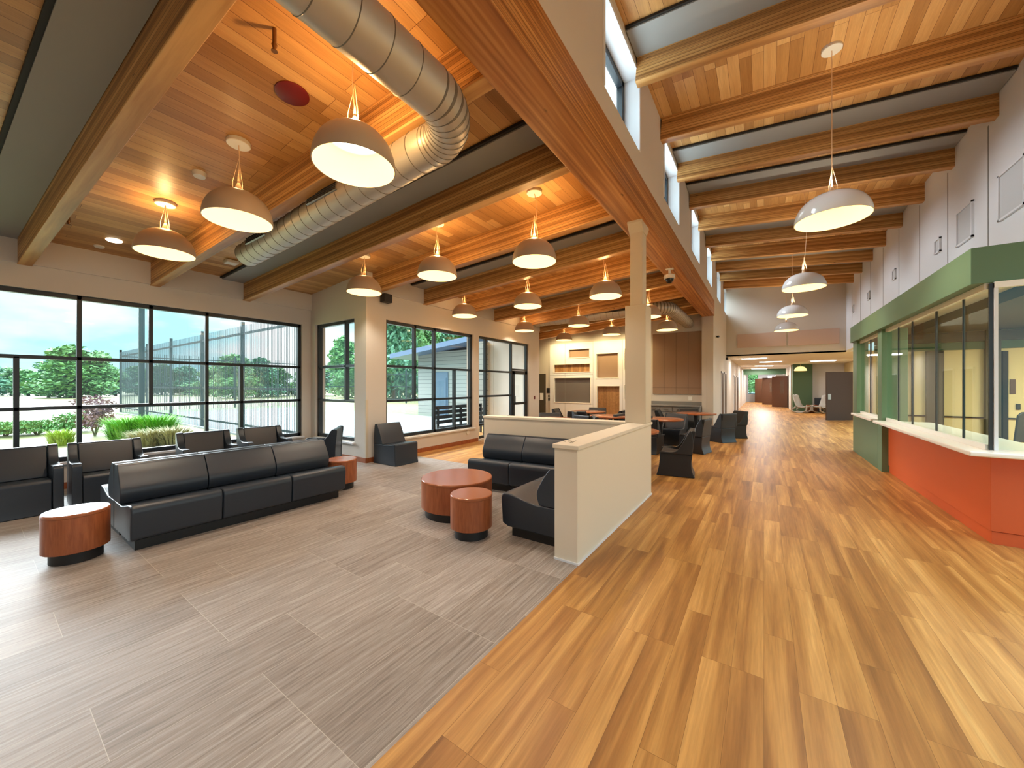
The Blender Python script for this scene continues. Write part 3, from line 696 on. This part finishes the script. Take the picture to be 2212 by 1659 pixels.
# wider first chair at the frame edge
ac = armchair('dark armchair under the window just left of the long sofa', (-7.62, 1.12, 0), R(88), WG)
dup(ac, (-7.68, .33, 0), R(90), 'dark armchair under the window cut by the left picture edge', WG)
dup(ac, (-7.78, 2.28, 0), R(84), 'dark armchair under the window between the grasses and the fence view', WG)
dup(ac, (-7.80, 3.16, 0), R(86), 'dark armchair under the window nearest the window corner', WG)
dup(ac, (-6.85, 3.72, 0), R(-40), 'dark armchair turned sideways in the window corner, seen from its side', WG)

def lounge_chair(name, label, loc, rz, w=.54, m='plastic', group=None, cat='chair'):
    """armless moulded chair with closed sides, faces -y"""
    t = thing(name, label, cat, loc, rz, group)
    h = w / 2
    MB().prism([(-.37, 0), (-.345, .1), (-.345, .41), (-.32, .43), (.0, .40), (.1, .40), (.34, .40), (.33, .2), (.355, 0)], -h, h, 'x').build('seat', m, t, bevel=.02, seg=3)
    MB().prism(cr([(.04, .402), (.06, .45), (.13, .62), (.21, .775), (.235, .80), (.275, .80), (.30, .77), (.33, .55), (.34, .402)], 3), -h, h, 'x').build('backrest', m, t, bevel=.018, seg=3)
    return t
lounge_chair('lounge_chair', 'single dark armless chair against the wall below the middle window', (-6.32, 5.0, 0), R(90), .58)
def dining_chair(label, loc, rz):
    t = thing('dining_chair', label, 'chair', loc, rz, 'dark moulded dining chairs')
    MB().prism(cr([(-.33, 0), (-.295, .12), (-.275, .27), (-.27, .39), (-.24, .43)], 3) + [(.02, .40), (.12, .40)] + cr([(.25, .40), (.235, .25), (.245, .12), (.29, 0)], 3), -.27, .27, 'x').build('seat', 'plastic_dk', t, bevel=.02, seg=3)
    MB().prism(cr([(.05, .402), (.07, .46), (.13, .62), (.20, .775), (.235, .805), (.275, .81), (.298, .785), (.268, .60), (.25, .402)], 3), -.27, .27, 'x').build('backrest', 'plastic_dk', t, bevel=.02, seg=3)
    for s in (-1, 1):
        MB().prism(cr([(-.27, .402), (-.26, .435), (-.08, .435), (.02, .475), (.11, .62), (.19, .775), (.24, .805), (.268, .60), (.25, .402)], 3), s * .265, s * .30, 'x').build('side_wing', 'plastic_dk', t, bevel=.01)
    return t
def table(label, loc, r=.56):
    t = thing('round_table', label, 'table', loc, 0, 'round dining tables')
    MB().lathe([(0, .71), (r - .01, .71), (r, .72), (r, .745), (r - .008, .75), (0, .75)], seg=48).build('tabletop', 'cherry_top', t, smooth=True)
    MB().lathe([(0, .05), (.055, .05), (.055, .71), (0, .71)], seg=20).build('pedestal', 'plinth', t, smooth=True)
    MB().lathe([(0, 0), (.36, 0), (.36, .03), (.08, .055), (0, .055)], seg=32).build('base', 'plinth', t, smooth=True)
    return t
T = [(-2.15, 7.1, 'nearest round table just behind the column', 'nearest table'), (-2.2, 10.0, 'round table second from the column', 'second table from the column'),
     (-1.72, 12.55, 'round table farthest along beside the counter cabinet', 'far table beside the cabinet'), (-4.5, 8.4, 'round table just behind the half wall on the left', 'table just behind the half wall'),
     (-3.55, 10.1, 'round table with a bright top just left of the column', 'table left of the column'), (-4.75, 11.4, 'round table before the game wall', 'table before the game wall')]
tb = None
for x, y, lab, s in T:
    if tb is None: tb = table(lab + ', cherry top', (x, y, 0))
    else: dup(tb, (x, y, 0), 0, lab + ', cherry top')
chairs = [(0, .78, 100, -1), (0, .80, 190, 0), (0, .8, 10, 2),
          ]
dc = None
def put_chair(ti, deg, rad, lab):
    global dc
    x, y = T[ti][0] + rad * math.cos(R(deg)), T[ti][1] + rad * math.sin(R(deg))
    rz = R(deg - 90)   # faces the table centre: -y local points to the centre
    if dc is None: dc = dining_chair(lab, (x, y, 0), rz)
    else: dup(dc, (x, y, 0), rz, lab, 'dark moulded dining chairs')
side = {0: ((8, 'its right side, seen from behind'), (100, 'its far side'), (190, 'its left side'), (-80, 'its near side')),
        1: ((-12, 'its right side'), (80, 'its far side'), (175, 'its left side'), (-95, 'its near side')),
        2: ((-35, 'its near right side, turned sideways'), (35, 'its right side, standing apart'), (185, 'its left side'), (110, 'its far side')),
        3: ((30, 'its right side'), (120, 'its far side'), (210, 'its left side'), (-60, 'its near side')),
        4: ((-20, 'its right side'), (70, 'its far side'), (165, 'its left side'), (-110, 'its near side')),
        5: ((5, 'its right side'), (95, 'its far side'), (190, 'its left side'), (-85, 'its near side'))}
for ti, lst in side.items():
    for deg, w_ in lst:
        put_chair(ti, deg, .86 if ti != 2 or deg != 35 else 1.15, 'dark dining chair at the %s, %s' % (T[ti][3], w_))

# drums
def drum(name, label, r, h, loc, group=None):
    t = thing(name, label, 'table', loc, 0, group)
    MB().lathe([(0, .10), (r - .006, .10), (r, .105), (r, h - .03), (0, h - .03)], seg=56).build('drum_body', 'cherry', t, smooth=True)
    MB().lathe([(0, h - .028), (r + .002, h - .028), (r + .002, h - .008), (r - .006, h), (0, h)], seg=56).build('tabletop', 'cherry_top', t, smooth=True)
    MB().lathe([(0, 0), (r - .045, 0), (r - .045, .105), (0, .105)], seg=48).build('plinth', 'plinth', t, smooth=True)
drum('side_table', 'round wood drum side table at the near end of the long sofa', .215, .45, (-5.27, .57, 0), 'wooden drum tables')
drum('coffee_table', 'large round wood drum coffee table in front of the two-seat sofa', .44, .45, (-3.205, 3.48, 0), 'wooden drum tables')
drum('side_table', 'small round wood drum stool table in front of the large one', .222, .45, (-2.586, 3.03, 0), 'wooden drum tables')
drum('side_table', 'round wood drum side table past the far end of the long sofa', .22, .45, (-5.46, 3.29, 0), 'wooden drum tables')
# keys or clips left on the half wall
b = MB()
for k in range(7):
    a = random.random() * 6.28; p = Vector((-1.5 + random.uniform(-.05, .05), 3.2 + random.uniform(-.04, .04), 1.066))
    b.tube([p, p + Vector((.03 * math.cos(a), .03 * math.sin(a), .004))], .003, seg=6)
tag(b.build('metal_clips', 'steel'), 'few small metal clips lying on the front end of the half wall', 'clips', kind='stuff')

# ------------------------------------------------------------------ dining back wall
Yw = YB
g = thing('game_wall', 'white panelled wall unit with recessed boards on the dining back wall', 'wall unit', (0, Yw, 0))
holes = [(-6.77, 2.75, -5.86, 3.08, 'tack'), (-7.47, 2.15, -5.84, 2.47, 'oak'), (-7.45, .88, -5.82, 1.9, 'screen'), (-5.55, 1.89, -4.68, 2.85, 'tack'), (-5.53, .1, -4.62, 1.56, 'oak'), (-4.42, 2.2, -4.0, 3.0, 'oak'), (-4.42, 1.05, -4.0, 1.6, 'screen')]
xs = sorted(set([-7.67, -3.9] + [h[0] for h in holes] + [h[2] for h in holes])); zs = sorted(set([.0, 3.36] + [h[1] for h in holes] + [h[3] for h in holes]))
b = MB()
for xa, xb_ in zip(xs, xs[1:]):
    for za, zb_ in zip(zs, zs[1:]):
        mx, mz = (xa + xb_) / 2, (za + zb_) / 2
        if not any(h[0] < mx < h[2] and h[1] < mz < h[3] for h in holes): b.box(xa, xb_, -.10, -.001, za, zb_)
b.build('panelling', 'white_paint', g)
for h in holes:
    nm = {'tack': 'tack_board', 'oak': 'wood_board', 'screen': 'grey_board'}[h[4]]
    MB().box(h[0], h[2], -.02, -.002, h[1], h[3]).build(nm, {'tack': 'tack', 'oak': 'oak_v', 'screen': 'screen'}[h[4]], g)
    b = MB(); e = .03
    b.box(h[0]-e, h[2]+e, -.115, -.1, h[3], h[3]+e).box(h[0]-e, h[2]+e, -.115, -.1, h[1]-e, h[1]).box(h[0]-e, h[0], -.115, -.1, h[1], h[3]).box(h[2], h[2]+e, -.115, -.1, h[1], h[3]).build('board_frame', 'white_top', g)
b = MB()
for x in (-6.95, -5.70, -4.5): b.box(x - .004, x + .004, -.103, -.1, 0, 3.36)
b.box(-7.67, -5.7, -.103, -.1, 2.02, 2.028).build('panel_joint', 'grey_lam', g)
tb_ = thing('tack_board', 'large square brown tack board on the wall above the grey cabinet', 'tack board', (0, Yw, 0))
MB().box(-3.40, -1.78, -.04, -.001, 1.28, 3.48).build('board_face', 'tack', tb_)
b = MB()
for x in (-3.0, -2.6, -2.2): b.box(x - .003, x + .003, -.043, -.04, 1.28, 3.48)
b.box(-3.4, -1.78, -.043, -.04, 1.5, 1.506).build('board_joint', 'dark_gap', tb_)
cb = thing('cabinet', 'long grey counter cabinet under the brown tack board', 'cabinet', (-3.45, Yw, 0))
MB().box(0, 1.68, -.55, -.001, .09, .86).build('carcass', 'grey_lam', cb)
MB().box(.02, 1.66, -.5, -.001, 0, .09).build('plinth', 'plinth', cb)
MB().box(-.02, 1.70, -.6, -.001, .862, .90).build('worktop', 'grey_lam', cb, bevel=.004)
MB().box(.0, 1.69, -.04, -.001, .902, 1.02).build('backsplash', 'grey_lam', cb)
for k in range(4):
    d_ = MB().box(.02 + k * .41, .41 + k * .41, -.57, -.551, .12, .66).build('door', 'grey_lam', cb, bevel=.003)
    MB().box(.34 + k * .41 - (.28 if k % 2 else 0), .355 + k * .41 - (.28 if k % 2 else 0), -.6, -.571, .5, .62).build('handle', 'steel', d_)
    d_ = MB().box(.02 + k * .41, .41 + k * .41, -.57, -.551, .68, .85).build('drawer', 'grey_lam', cb, bevel=.003)
    MB().box(.15 + k * .41, .28 + k * .41, -.6, -.571, .76, .775).build('handle', 'steel', d_)
tag(MB().box(-2.2, -2.08, Yw - .02, Yw - .001, 1.06, 1.2).build('wall_outlet', 'paper'), 'white wall plate between tack board and cabinet', 'wall plate')
struct(MB().box(-8.3, -7.93, Yw - .03, Yw - .001, 0, 2.1).build('door_2', 'office_dark'))
tag(MB().box(-8.2, -8.03, Yw - .045, Yw - .031, .95, 1.25).build('paper_notice', 'paper'), 'white torn paper notice on the dark door by the game wall', 'notice')
tag(MB().box(-7.88, -7.70, Yw - .02, Yw - .001, 1.25, 1.48).build('wall_sign', 'plinth'), 'small dark square sign beside the dark door', 'sign')
tag(MB().box(-7.80, -7.74, Yw - .02, Yw - .001, 1.08, 1.17).build('light_switch', 'plinth'), 'small black switch, upper one below the dark sign', 'switch')
tag(MB().box(-7.80, -7.72, Yw - .02, Yw - .001, .92, 1.04).build('light_switch', 'plinth'), 'small black switch, lower one below the dark sign', 'switch')
tag(MB().box(XB, XB + .015, 11.3, 11.38, 1.1, 1.22).build('fire_pull', 'red', bevel=.004), 'small dark red call point on the wall right of the glass door', 'call point')
t = thing('wall_outlet', 'round white socket low on the wall under the middle window', 'socket', (XB, 7.75, .3))
MB().tube([(.0, 0, 0), (.02, 0, 0)], .06, seg=20).build('plate', 'white_plastic', t)
# track of small spots washing the game wall
t = thing('track_light', 'thin white track of small spotlights above the game wall', 'track light', (-5.9, 13.55, zl(-5.9) - .06))
MB().box(-1.7, 1.7, -.02, .02, 0, .03).box(-1.5, -1.46, -.01, .01, .03, .07).box(1.46, 1.5, -.01, .01, .03, .19).build('track', 'white_plastic', t)
for x in (-1.6, -.5, .4, 1.4): MB().tube([(x, 0, 0), (x, .05, -.12)], .035, seg=14).build('spot_head', 'white_plastic', t)
for x in (-7.2, -6.4, -5.3, -4.3):
    l = bpy.data.lights.new('wall_washer', 'SPOT'); l.energy = 60; l.color = (1, .78, .38); l.spot_size = R(120); l.spot_blend = 1; l.shadow_soft_size = .06
    o = bpy.data.objects.new('wall_washer', l); o.location = (x, 13.35, 3.62); C.objects.link(o)
    o.rotation_euler = (Vector((x, 14.25, 2.4)) - o.location).to_track_quat('-Z', 'Y').to_euler()

# ------------------------------------------------------------------ corridor doors and fittings
def wall_door(y0, y1, n):
    d = struct(bpy.data.objects.new('door_%d' % n, None)); C.objects.link(d)
    MB().box(XG, XG + .03, y0, y0 + .06, 0, 2.15).box(XG, XG + .03, y1 - .06, y1, 0, 2.15).box(XG, XG + .03, y0, y1, 2.09, 2.15).build('door_frame', 'white_paint', d)
    MB().box(XG, XG + .034, y0 + .06, y1 - .06, 0, 2.09).build('door_leaf', 'brown_door', d)
for i, (a, b_) in enumerate(((16.7, 17.5), (18.1, 19.0), (24.2, 25.4), (26.6, 28.2))): wall_door(a, b_, 6 + i)
def door_leaf(label, p, q, h, m, glass=True, n=0):
    p, q = Vector((*p, 0)), Vector((*q, 0)); L = (q - p).length; a = math.atan2(q.y - p.y, q.x - p.x)
    t = thing('open_door', label, 'door', p, a, 'open doors' if glass else None)
    MB().box(0, L, -.022, .022, .01, h).build('door_leaf', m, t, bevel=.003)
    if glass: MB().box(L * .55, L * .78, -.026, .026, 1.0, 1.95).build('vision_panel', 'glass_booth', t)
    else: MB().box(.06, .2, -.04, -.023, .95, 1.2).build('handle_plate', 'steel', t)
door_leaf('dark brown door standing open past the green booth', (2.33, 21.9), (3.33, 22.6), 2.2, 'brown_door', False)
door_leaf('brown open door with glass strip, nearest of the three down the corridor', (.50, 33.4), (1.40, 32.9), 2.25, 'brown_door2')
door_leaf('brown open door with glass strip, middle of the three down the corridor', (-.10, 37.1), (.82, 36.62), 2.2, 'brown_door2')
door_leaf('brown open door with glass strip, farthest of the three down the corridor', (-.67, 40.9), (.27, 40.42), 2.2, 'brown_door2')
b = MB()
b.box(1.40, 1.419, 31.9, 32.85, 0, 2.3).box(1.40, 1.419, 34.9, 35.9, 0, 2.3).box(.82, .839, 38.6, 39.6, 0, 2.3)
struct(b.build('doorway_dark', 'dark_gap'))  # flat dark sheets paint in the darkness of the open doorways
def rocker(label, loc, rz, m='grey_shell'):
    t = thing('rocking_chair', label, 'chair', loc, rz, 'grey moulded rocking chairs')
    # shell swept from an S profile
    prof = [(-.42, .40), (-.34, .30), (-.15, .28), (.08, .32), (.2, .46), (.28, .70), (.34, .95), (.36, 1.02)]
    b = MB(); rows_ = []
    for i, (y, z) in enumerate(prof):
        hw = .27 + .05 * math.sin(i / 7 * math.pi); 
        if i == 7: hw = .15
        rows_.append([b.bm.verts.new((hw * s_, y - .07 * (s_ * s_) * (1 if i > 3 else .3), z + .05 * s_ * s_)) for s_ in (-1, -.5, 0, .5, 1)])
    for A, B in zip(rows_, rows_[1:]):
        for k in range(4): b.bm.faces.new((A[k], A[k+1], B[k+1], B[k]))
    o = b.build('shell', m, t, smooth=True); s_ = o.modifiers.new('thick', 'SOLIDIFY'); s_.thickness = .04
    for s in (-1, 1):
        MB().tube([(s*.24, -.42, .4), (s*.24, -.40, .16), (s*.24, -.2, .05), (s*.24, .05, .04), (s*.24, .3, .1), (s*.24, .3, .2), (s*.24, .12, .36)], .04, seg=10).build('rocker', m, t, smooth=True)
rocker('grey moulded rocking chair, left one in the alcove past the corridor', (1.75, 27.0, 0), R(60))
rocker('grey moulded rocking chair, right one beside the open brown door', (2.75, 27.1, 0), R(-50))
t = thing('armchair', 'dark armchair behind the grey rocking chairs in the alcove', 'armchair', (2.85, 28.2, 0), 0)
MB().box(-.35, .35, -.35, .25, 0, .43).build('seat', 'plastic', t, bevel=.03); MB().box(-.35, .35, .15, .32, .43, .85).build('backrest', 'plastic', t, bevel=.03)
t = thing('side_table', 'low dark drum table between the grey rocking chairs', 'table', (2.3, 27.5, 0))
MB().lathe([(0, 0), (.25, 0), (.25, .42), (0, .42)], seg=24).build('drum_body', 'brown_door2', t, smooth=True); MB().lathe([(0, .421), (.27, .421), (.27, .45), (0, .45)], seg=24).build('tabletop', 'cherry_top', t)

# ------------------------------------------------------------------ outdoors
ZG = -.12
tag(MB().quad((-260, -260, ZG), (-9.3, -260, ZG), (-9.3, 5.5, ZG), (-260, 5.5, ZG)).quad((-260, 5.5, ZG), (-9.3, 5.5, ZG), (-9.3, 260, ZG), (-260, 260, ZG)).build('meadow', 'field'), 'pale yellow meadow beyond the planting outside the windows', 'meadow', kind='stuff')
tag(MB().box(-30, XB - .26, 5.2, 14, ZG, ZG + .06).box(-12.5, -9.2, 2.6, 5.2, ZG, ZG + .06).build('patio', 'concrete'), 'pale concrete patio outside the windows', 'patio', kind='structure')
tag(MB().box(-33, -13, 14, 17, ZG, ZG + .05).box(-33, -30, 5, 14, ZG, ZG + .05).build('lawn', 'lawn'), 'strip of green lawn along the patio edge', 'lawn', kind='stuff')
def leafball(b, c, rx, rz, n, s, seed):
    rnd = random.Random(seed)
    for _ in range(n):
        u, v, q = rnd.gauss(0, 1), rnd.gauss(0, 1), rnd.gauss(0, 1); L = math.sqrt(u*u+v*v+q*q) or 1; rr = rnd.random() ** .4
        p = Vector((c[0] + u/L*rx*rr, c[1] + v/L*rx*rr, c[2] + q/L*rz*rr))
        a = Vector((rnd.uniform(-1,1), rnd.uniform(-1,1), rnd.uniform(-1,1))).normalized() * s * rnd.uniform(.6, 1.4); e = a.orthogonal().normalized() * s * rnd.uniform(.4, .8)
        b.bm.faces.new([b.bm.verts.new(p + w_) for w_ in (-a, -e*.8, a, e*.8)])
def tree_mesh(seed, m, h=9.0, w=3.2):
    rnd = random.Random(seed); b = MB()
    for k in range(12):
        t_ = k / 11; rr = w * (1 - .55 * t_)
        leafball(b, (rnd.uniform(-.5, .5) * rr, rnd.uniform(-.5, .5) * rr, h * (.12 + .78 * t_)), rr * .75, h * .13, 300, .17 * h / 9 + .12, seed * 50 + k)
    c_ = b.build('crown', m)
    tr = MB().tube([(0, 0, ZG - .3), (0, 0, h * .5)], .18, seg=8).build('trunk', 'bark')
    return c_, tr
def put_tree(proto, name, label, x, y, rz, sc):
    r = thing(name, label, 'tree', (x, y, ZG), rz, 'trees beyond the meadow'); r.scale = (sc[0], sc[0], sc[1])
    for q in proto: c_ = q.copy(); C.objects.link(c_); c_.parent = r; c_.location.z = 0
protos = [tree_mesh(3, M['leaf']), tree_mesh(8, M['leaf_dk'])]
def hx(u, D):  # point at picture column u and depth D
    l = (u - 1106) / 800 * D
    return (-math.sin(YAW) * D + math.cos(YAW) * l, math.cos(YAW) * D + math.sin(YAW) * l)
TR = [(-90, 60, 1.0, 1.0), (-20, 58, 1.0, .95), (25, 62, .9, .85), (62, 60, .9, .75), (105, 52, 1.0, .95), (150, 50, 1.3, 1.25), (205, 52, 1.1, 1.15), (250, 60, 1.0, .8), (300, 66, 1.1, .9), (350, 64, 1.1, .95), (400, 66, 1.1, .9), (450, 60, 1.0, .85),
      (505, 50, 1.1, 1.05), (555, 54, 1.1, 1.0), (600, 60, 1.0, .8), (655, 62, 1.0, .8), (700, 60, 1.0, .85), (745, 52, 1.0, 1.3), (800, 50, 1.0, 1.0), (850, 44, 1.3, 1.5), (885, 50, 1.2, 1.4), (920, 55, 1.1, 1.3), (960, 60, 1.3, 1.3), (1010, 60, 1.3, 1.3), (1614, 75, 1.0, 1.0), (1590, 70, 1, 1), (1635, 72, 1, 1)]
places = ['at the left picture edge', 'left behind the first mullion', 'second left of the first mullion', 'low before the tall one', 'beside the tall one', 'tallest left of the fence', 'just right of the tall one', 'at the far fence corner', 'behind the left fence panels', 'behind the third fence post', 'behind the middle fence panels', 'behind the mullion by the fence', 'rounded above the right fence panels', 'behind the right fence panels', 'at the window corner', 'in the window corner', 'left in the narrow window', 'tall in the narrow window', 'behind the window corner', 'tall left in the middle window', 'behind the blue roof', 'above the blue roof', 'behind the siding building', 'farther behind the siding building', 'in the corridor end window', 'left in the corridor end window', 'right in the corridor end window']
for i, (u, D, sx, sz) in enumerate(TR):
    x, y = hx(u, D); kind = (i + (i // 3)) % 2 if u < 1500 else 0
    put_tree(protos[kind], 'leafy_tree', '%s tree beyond the meadow, %s' % (('leafy green', 'blue-green')[kind], places[i]), x, y, i * 1.3, (sx, sz * (.62 if u < 740 else .95 if u > 840 else .72)))
for q in protos:
    for o in q: bpy.data.objects.remove(o)
def blades(b, c, r, h, n, seed, lean=.5, w=.012):
    rnd = random.Random(seed)
    for _ in range(n):
        a = rnd.uniform(0, 6.283); q = rnd.random() ** .5 * r * .5; p = Vector((c[0] + q*math.cos(a), c[1] + q*math.sin(a), ZG))
        d = Vector((math.cos(a), math.sin(a), 0)); hh = h * rnd.uniform(.35, 1.15); o1 = lean * rnd.uniform(.4, 1) * r
        s = d.cross(Vector((0, 0, 1))) * w
        m1 = p + d * o1 * .35 + Vector((0, 0, hh * .7)); m2 = p + d * o1 + Vector((0, 0, hh))
        v = [b.bm.verts.new(x_) for x_ in (p - s, p + s, m1 + s, m1 - s, m2)]
        b.bm.faces.new(v[:4]); b.bm.faces.new((v[3], v[2], v[4]))
def grass(name, label, u, D, r, h, n, m, seed, cat='grass'):
    x, y = hx(u, D); b = MB(); blades(b, (0, 0, 0), r, h, n, seed, w=.014)
    o = b.build(name, m); o.location = (x, y, 0); tag(o, label, cat); return o
grass('ornamental_grass', 'bright lime green grass clump, left part of the big one outside the window', 282, 11.6, .9, .68, 1400, 'leaf_lime', 1)
grass('ornamental_grass', 'bright lime green grass clump, right part of the big one outside the window', 335, 11.8, .95, .72, 1400, 'leaf_lime', 2)
grass('ornamental_grass', 'small yellow-green grass clump between the two left armchairs', 132, 10.6, .45, .42, 500, 'leaf_yel', 3)
grass('ornamental_grass', 'tan feathery grass, left of the pair below the lime clump', 322, 10.6, .7, .42, 900, 'leaf_tan', 4)
grass('ornamental_grass', 'tan feathery grass, right of the pair below the lime clump', 372, 10.9, .8, .46, 900, 'leaf_tan', 5)
def shrub(label, u, D, r, h, m, seed, n=900, s=.05, name='shrub'):
    x, y = hx(u, D); t = thing(name, label, 'shrub', (x, y, ZG))
    b = MB(); rnd = random.Random(seed)
    for k in range(6): leafball(b, (rnd.uniform(-.4, .4) * r, rnd.uniform(-.4, .4) * r, h * (.35 + .12 * k)), r * .6, h * .2, n // 6, s, seed * 9 + k)
    b.build('foliage', m, t)
    b = MB()
    for k in range(4): b.tube([(0, 0, -.05), (rnd.uniform(-.3, .3) * r, rnd.uniform(-.3, .3) * r, h * .8)], .02, seg=6)
    b.build('stems', 'bark', t)
shrub('tall plum-leaved shrub beside the second mullion of the window', 205, 12.5, .75, 1.2, M['leaf_plum'], 11, 1100, .06)
shrub('low green shrub at the left picture edge outside', 10, 12.5, 1.3, .42, M['leaf'], 12, 1200, .06)
shrub('low green shrub between the first two mullions', 80, 12.8, 1.3, .45, M['leaf'], 13, 1200, .06)
shrub('low green shrub left of the plum-leaved one', 150, 13.5, 1.2, .62, M['leaf'], 14, 1200, .06)
# fence
def fence_panel(label, x0, x1, y0, y1, H=3.75):
    p, q = Vector((x0, y0, ZG)), Vector((x1, y1, ZG)); L = (q - p).length; a = math.atan2(q.y - p.y, q.x - p.x)
    t = thing('fence_panel', label, 'fence', p, a, 'dark mesh fence panels')
    MB().box(-.05, .05, -.05, .05, 0, H + .15).build('post', 'fence', t)
    for z, n_ in ((H - .25, 1), (1.6, 1), (.35, 1)): MB().box(0, L, -.03, .03, z - .035, z + .035).build('rail', 'fence', t)
    b = MB(); n = int(L / .095)
    for k in range(n + 1): b.box(k * .095, k * .095 + .014, -.06, -.05, .05, H)
    b.build('mesh_bars', 'fence', t)
FX = [-10.9, -14.9, -18.8, -22.9, -27, -33]
for i, (a, c_) in enumerate(zip(FX[1:], FX)): fence_panel('dark tall fence of thin upright bars on the patio side, %s panel from the building' % ords[i], a, c_, 5.35, 5.35)
for i in range(3): fence_panel('dark far fence behind the patio, %s panel along' % ords[i], -33 + .0, -33, 5.35 + i * 6, 11.35 + i * 6)
for i in range(4): fence_panel('dark fence seen through the narrow and middle windows, %s panel from the left' % ords[i], -33 + i * 5, -28 + i * 5, 23.35, 23.35, 3.0)
x, y = hx(306, 14.5); tag(MB().tube([(x, y, ZG), (x, y, 6.5)], .09).build('light_pole', 'fence'), 'tall round dark pole outside in front of the fence', 'pole')
# siding building across the patio
sb = thing('outbuilding', 'pale siding building with a blue metal roof across the patio', 'building', (-9.6, 14.1, ZG))
def siding_mat():
    m = mat('lap_siding', srgb(205, 205, 196), .7); t = NT(m); v = t.coord(); sp = t.n('SeparateXYZ'); t.l(v, sp.inputs[0])
    mo = t.n('Math'); mo.operation = 'MODULO'; t.l(sp.outputs[2], mo.inputs[0]); mo.inputs[1].default_value = .2
    lt = t.n('Math'); lt.operation = 'LESS_THAN'; t.l(mo.outputs[0], lt.inputs[0]); lt.inputs[1].default_value = .018
    t.l(t.mix(lt.outputs[0], srgb(150, 150, 142), srgb(84, 86, 84)), t.b.inputs['Base Color']); return m
M['lap'] = siding_mat()
MB().box(-6.3, 0, 0, 5, 0, 3.5).build('wall', 'lap', sb)
MB().hexa([(-7.6, -.9, 3.2), (.4, -.9, 4.0), (.4, 5.5, 4.0), (-7.6, 5.5, 3.2), (-7.6, -.9, 3.45), (.4, -.9, 4.25), (.4, 5.5, 4.25), (-7.6, 5.5, 3.45)]).build('roof', 'roof_blue', sb)
MB().box(-5.2, -4.0, -.04, .0, 0, 2.4).build('door_frame', 'blue_frame', sb)
dd = MB().box(-5.08, -4.12, -.06, -.041, .05, 2.1).build('door', 'blue_frame', sb)
MB().box(-4.95, -4.25, -.07, -.061, .3, 1.95).build('pane', 'glass', dd)
MB().box(-2.4, -1.8, -.05, 0, .9, 2.6).build('window_frame', 'black_metal', sb)
MB().box(-2.34, -1.86, -.06, -.051, .95, 2.55).build('pane', 'screen', sb)
tag(MB().box(-7.4, -7.1, 12.4, 12.7, .0, .0 + .01).build('ground_plate', 'concrete'), 'small plate on the patio', 'plate') if False else None
# part of this building beyond the glass door
struct(MB().box(-9.4, -8.9, 11.2, 14.3, ZG, 3.3).build('wall_outside', 'lap'))
def bench():
    t = thing('bench', 'black slatted bench outside the middle window', 'bench', (-7.9, 8.8, ZG + .06), R(90))
    for k in range(4): MB().box(-1.1, 1.1, -.02 + .03 * k, .02 + .03 * k, .52 + .14 * k, .62 + .14 * k).build('back_slat', 'black_metal', t)
    for k in range(4): MB().box(-1.1, 1.1, -.5 + k * .12, -.41 + k * .12, .42, .45).build('seat_slat', 'black_metal', t)
    for x_ in (-1, 0, 1):
        MB().box(x_ - .03, x_ + .03, -.5, -.44, 0, .42).build('leg', 'black_metal', t); MB().box(x_ - .03, x_ + .03, .02, .08, 0, 1.0).build('leg', 'black_metal', t)
bench()
tag(MB().box(-8.3, -7.7, 5.4, 5.9, ZG + .06, .62).build('utility_box', 'concrete', bevel=.02), 'pale square utility box outside behind the armless chair', 'box')
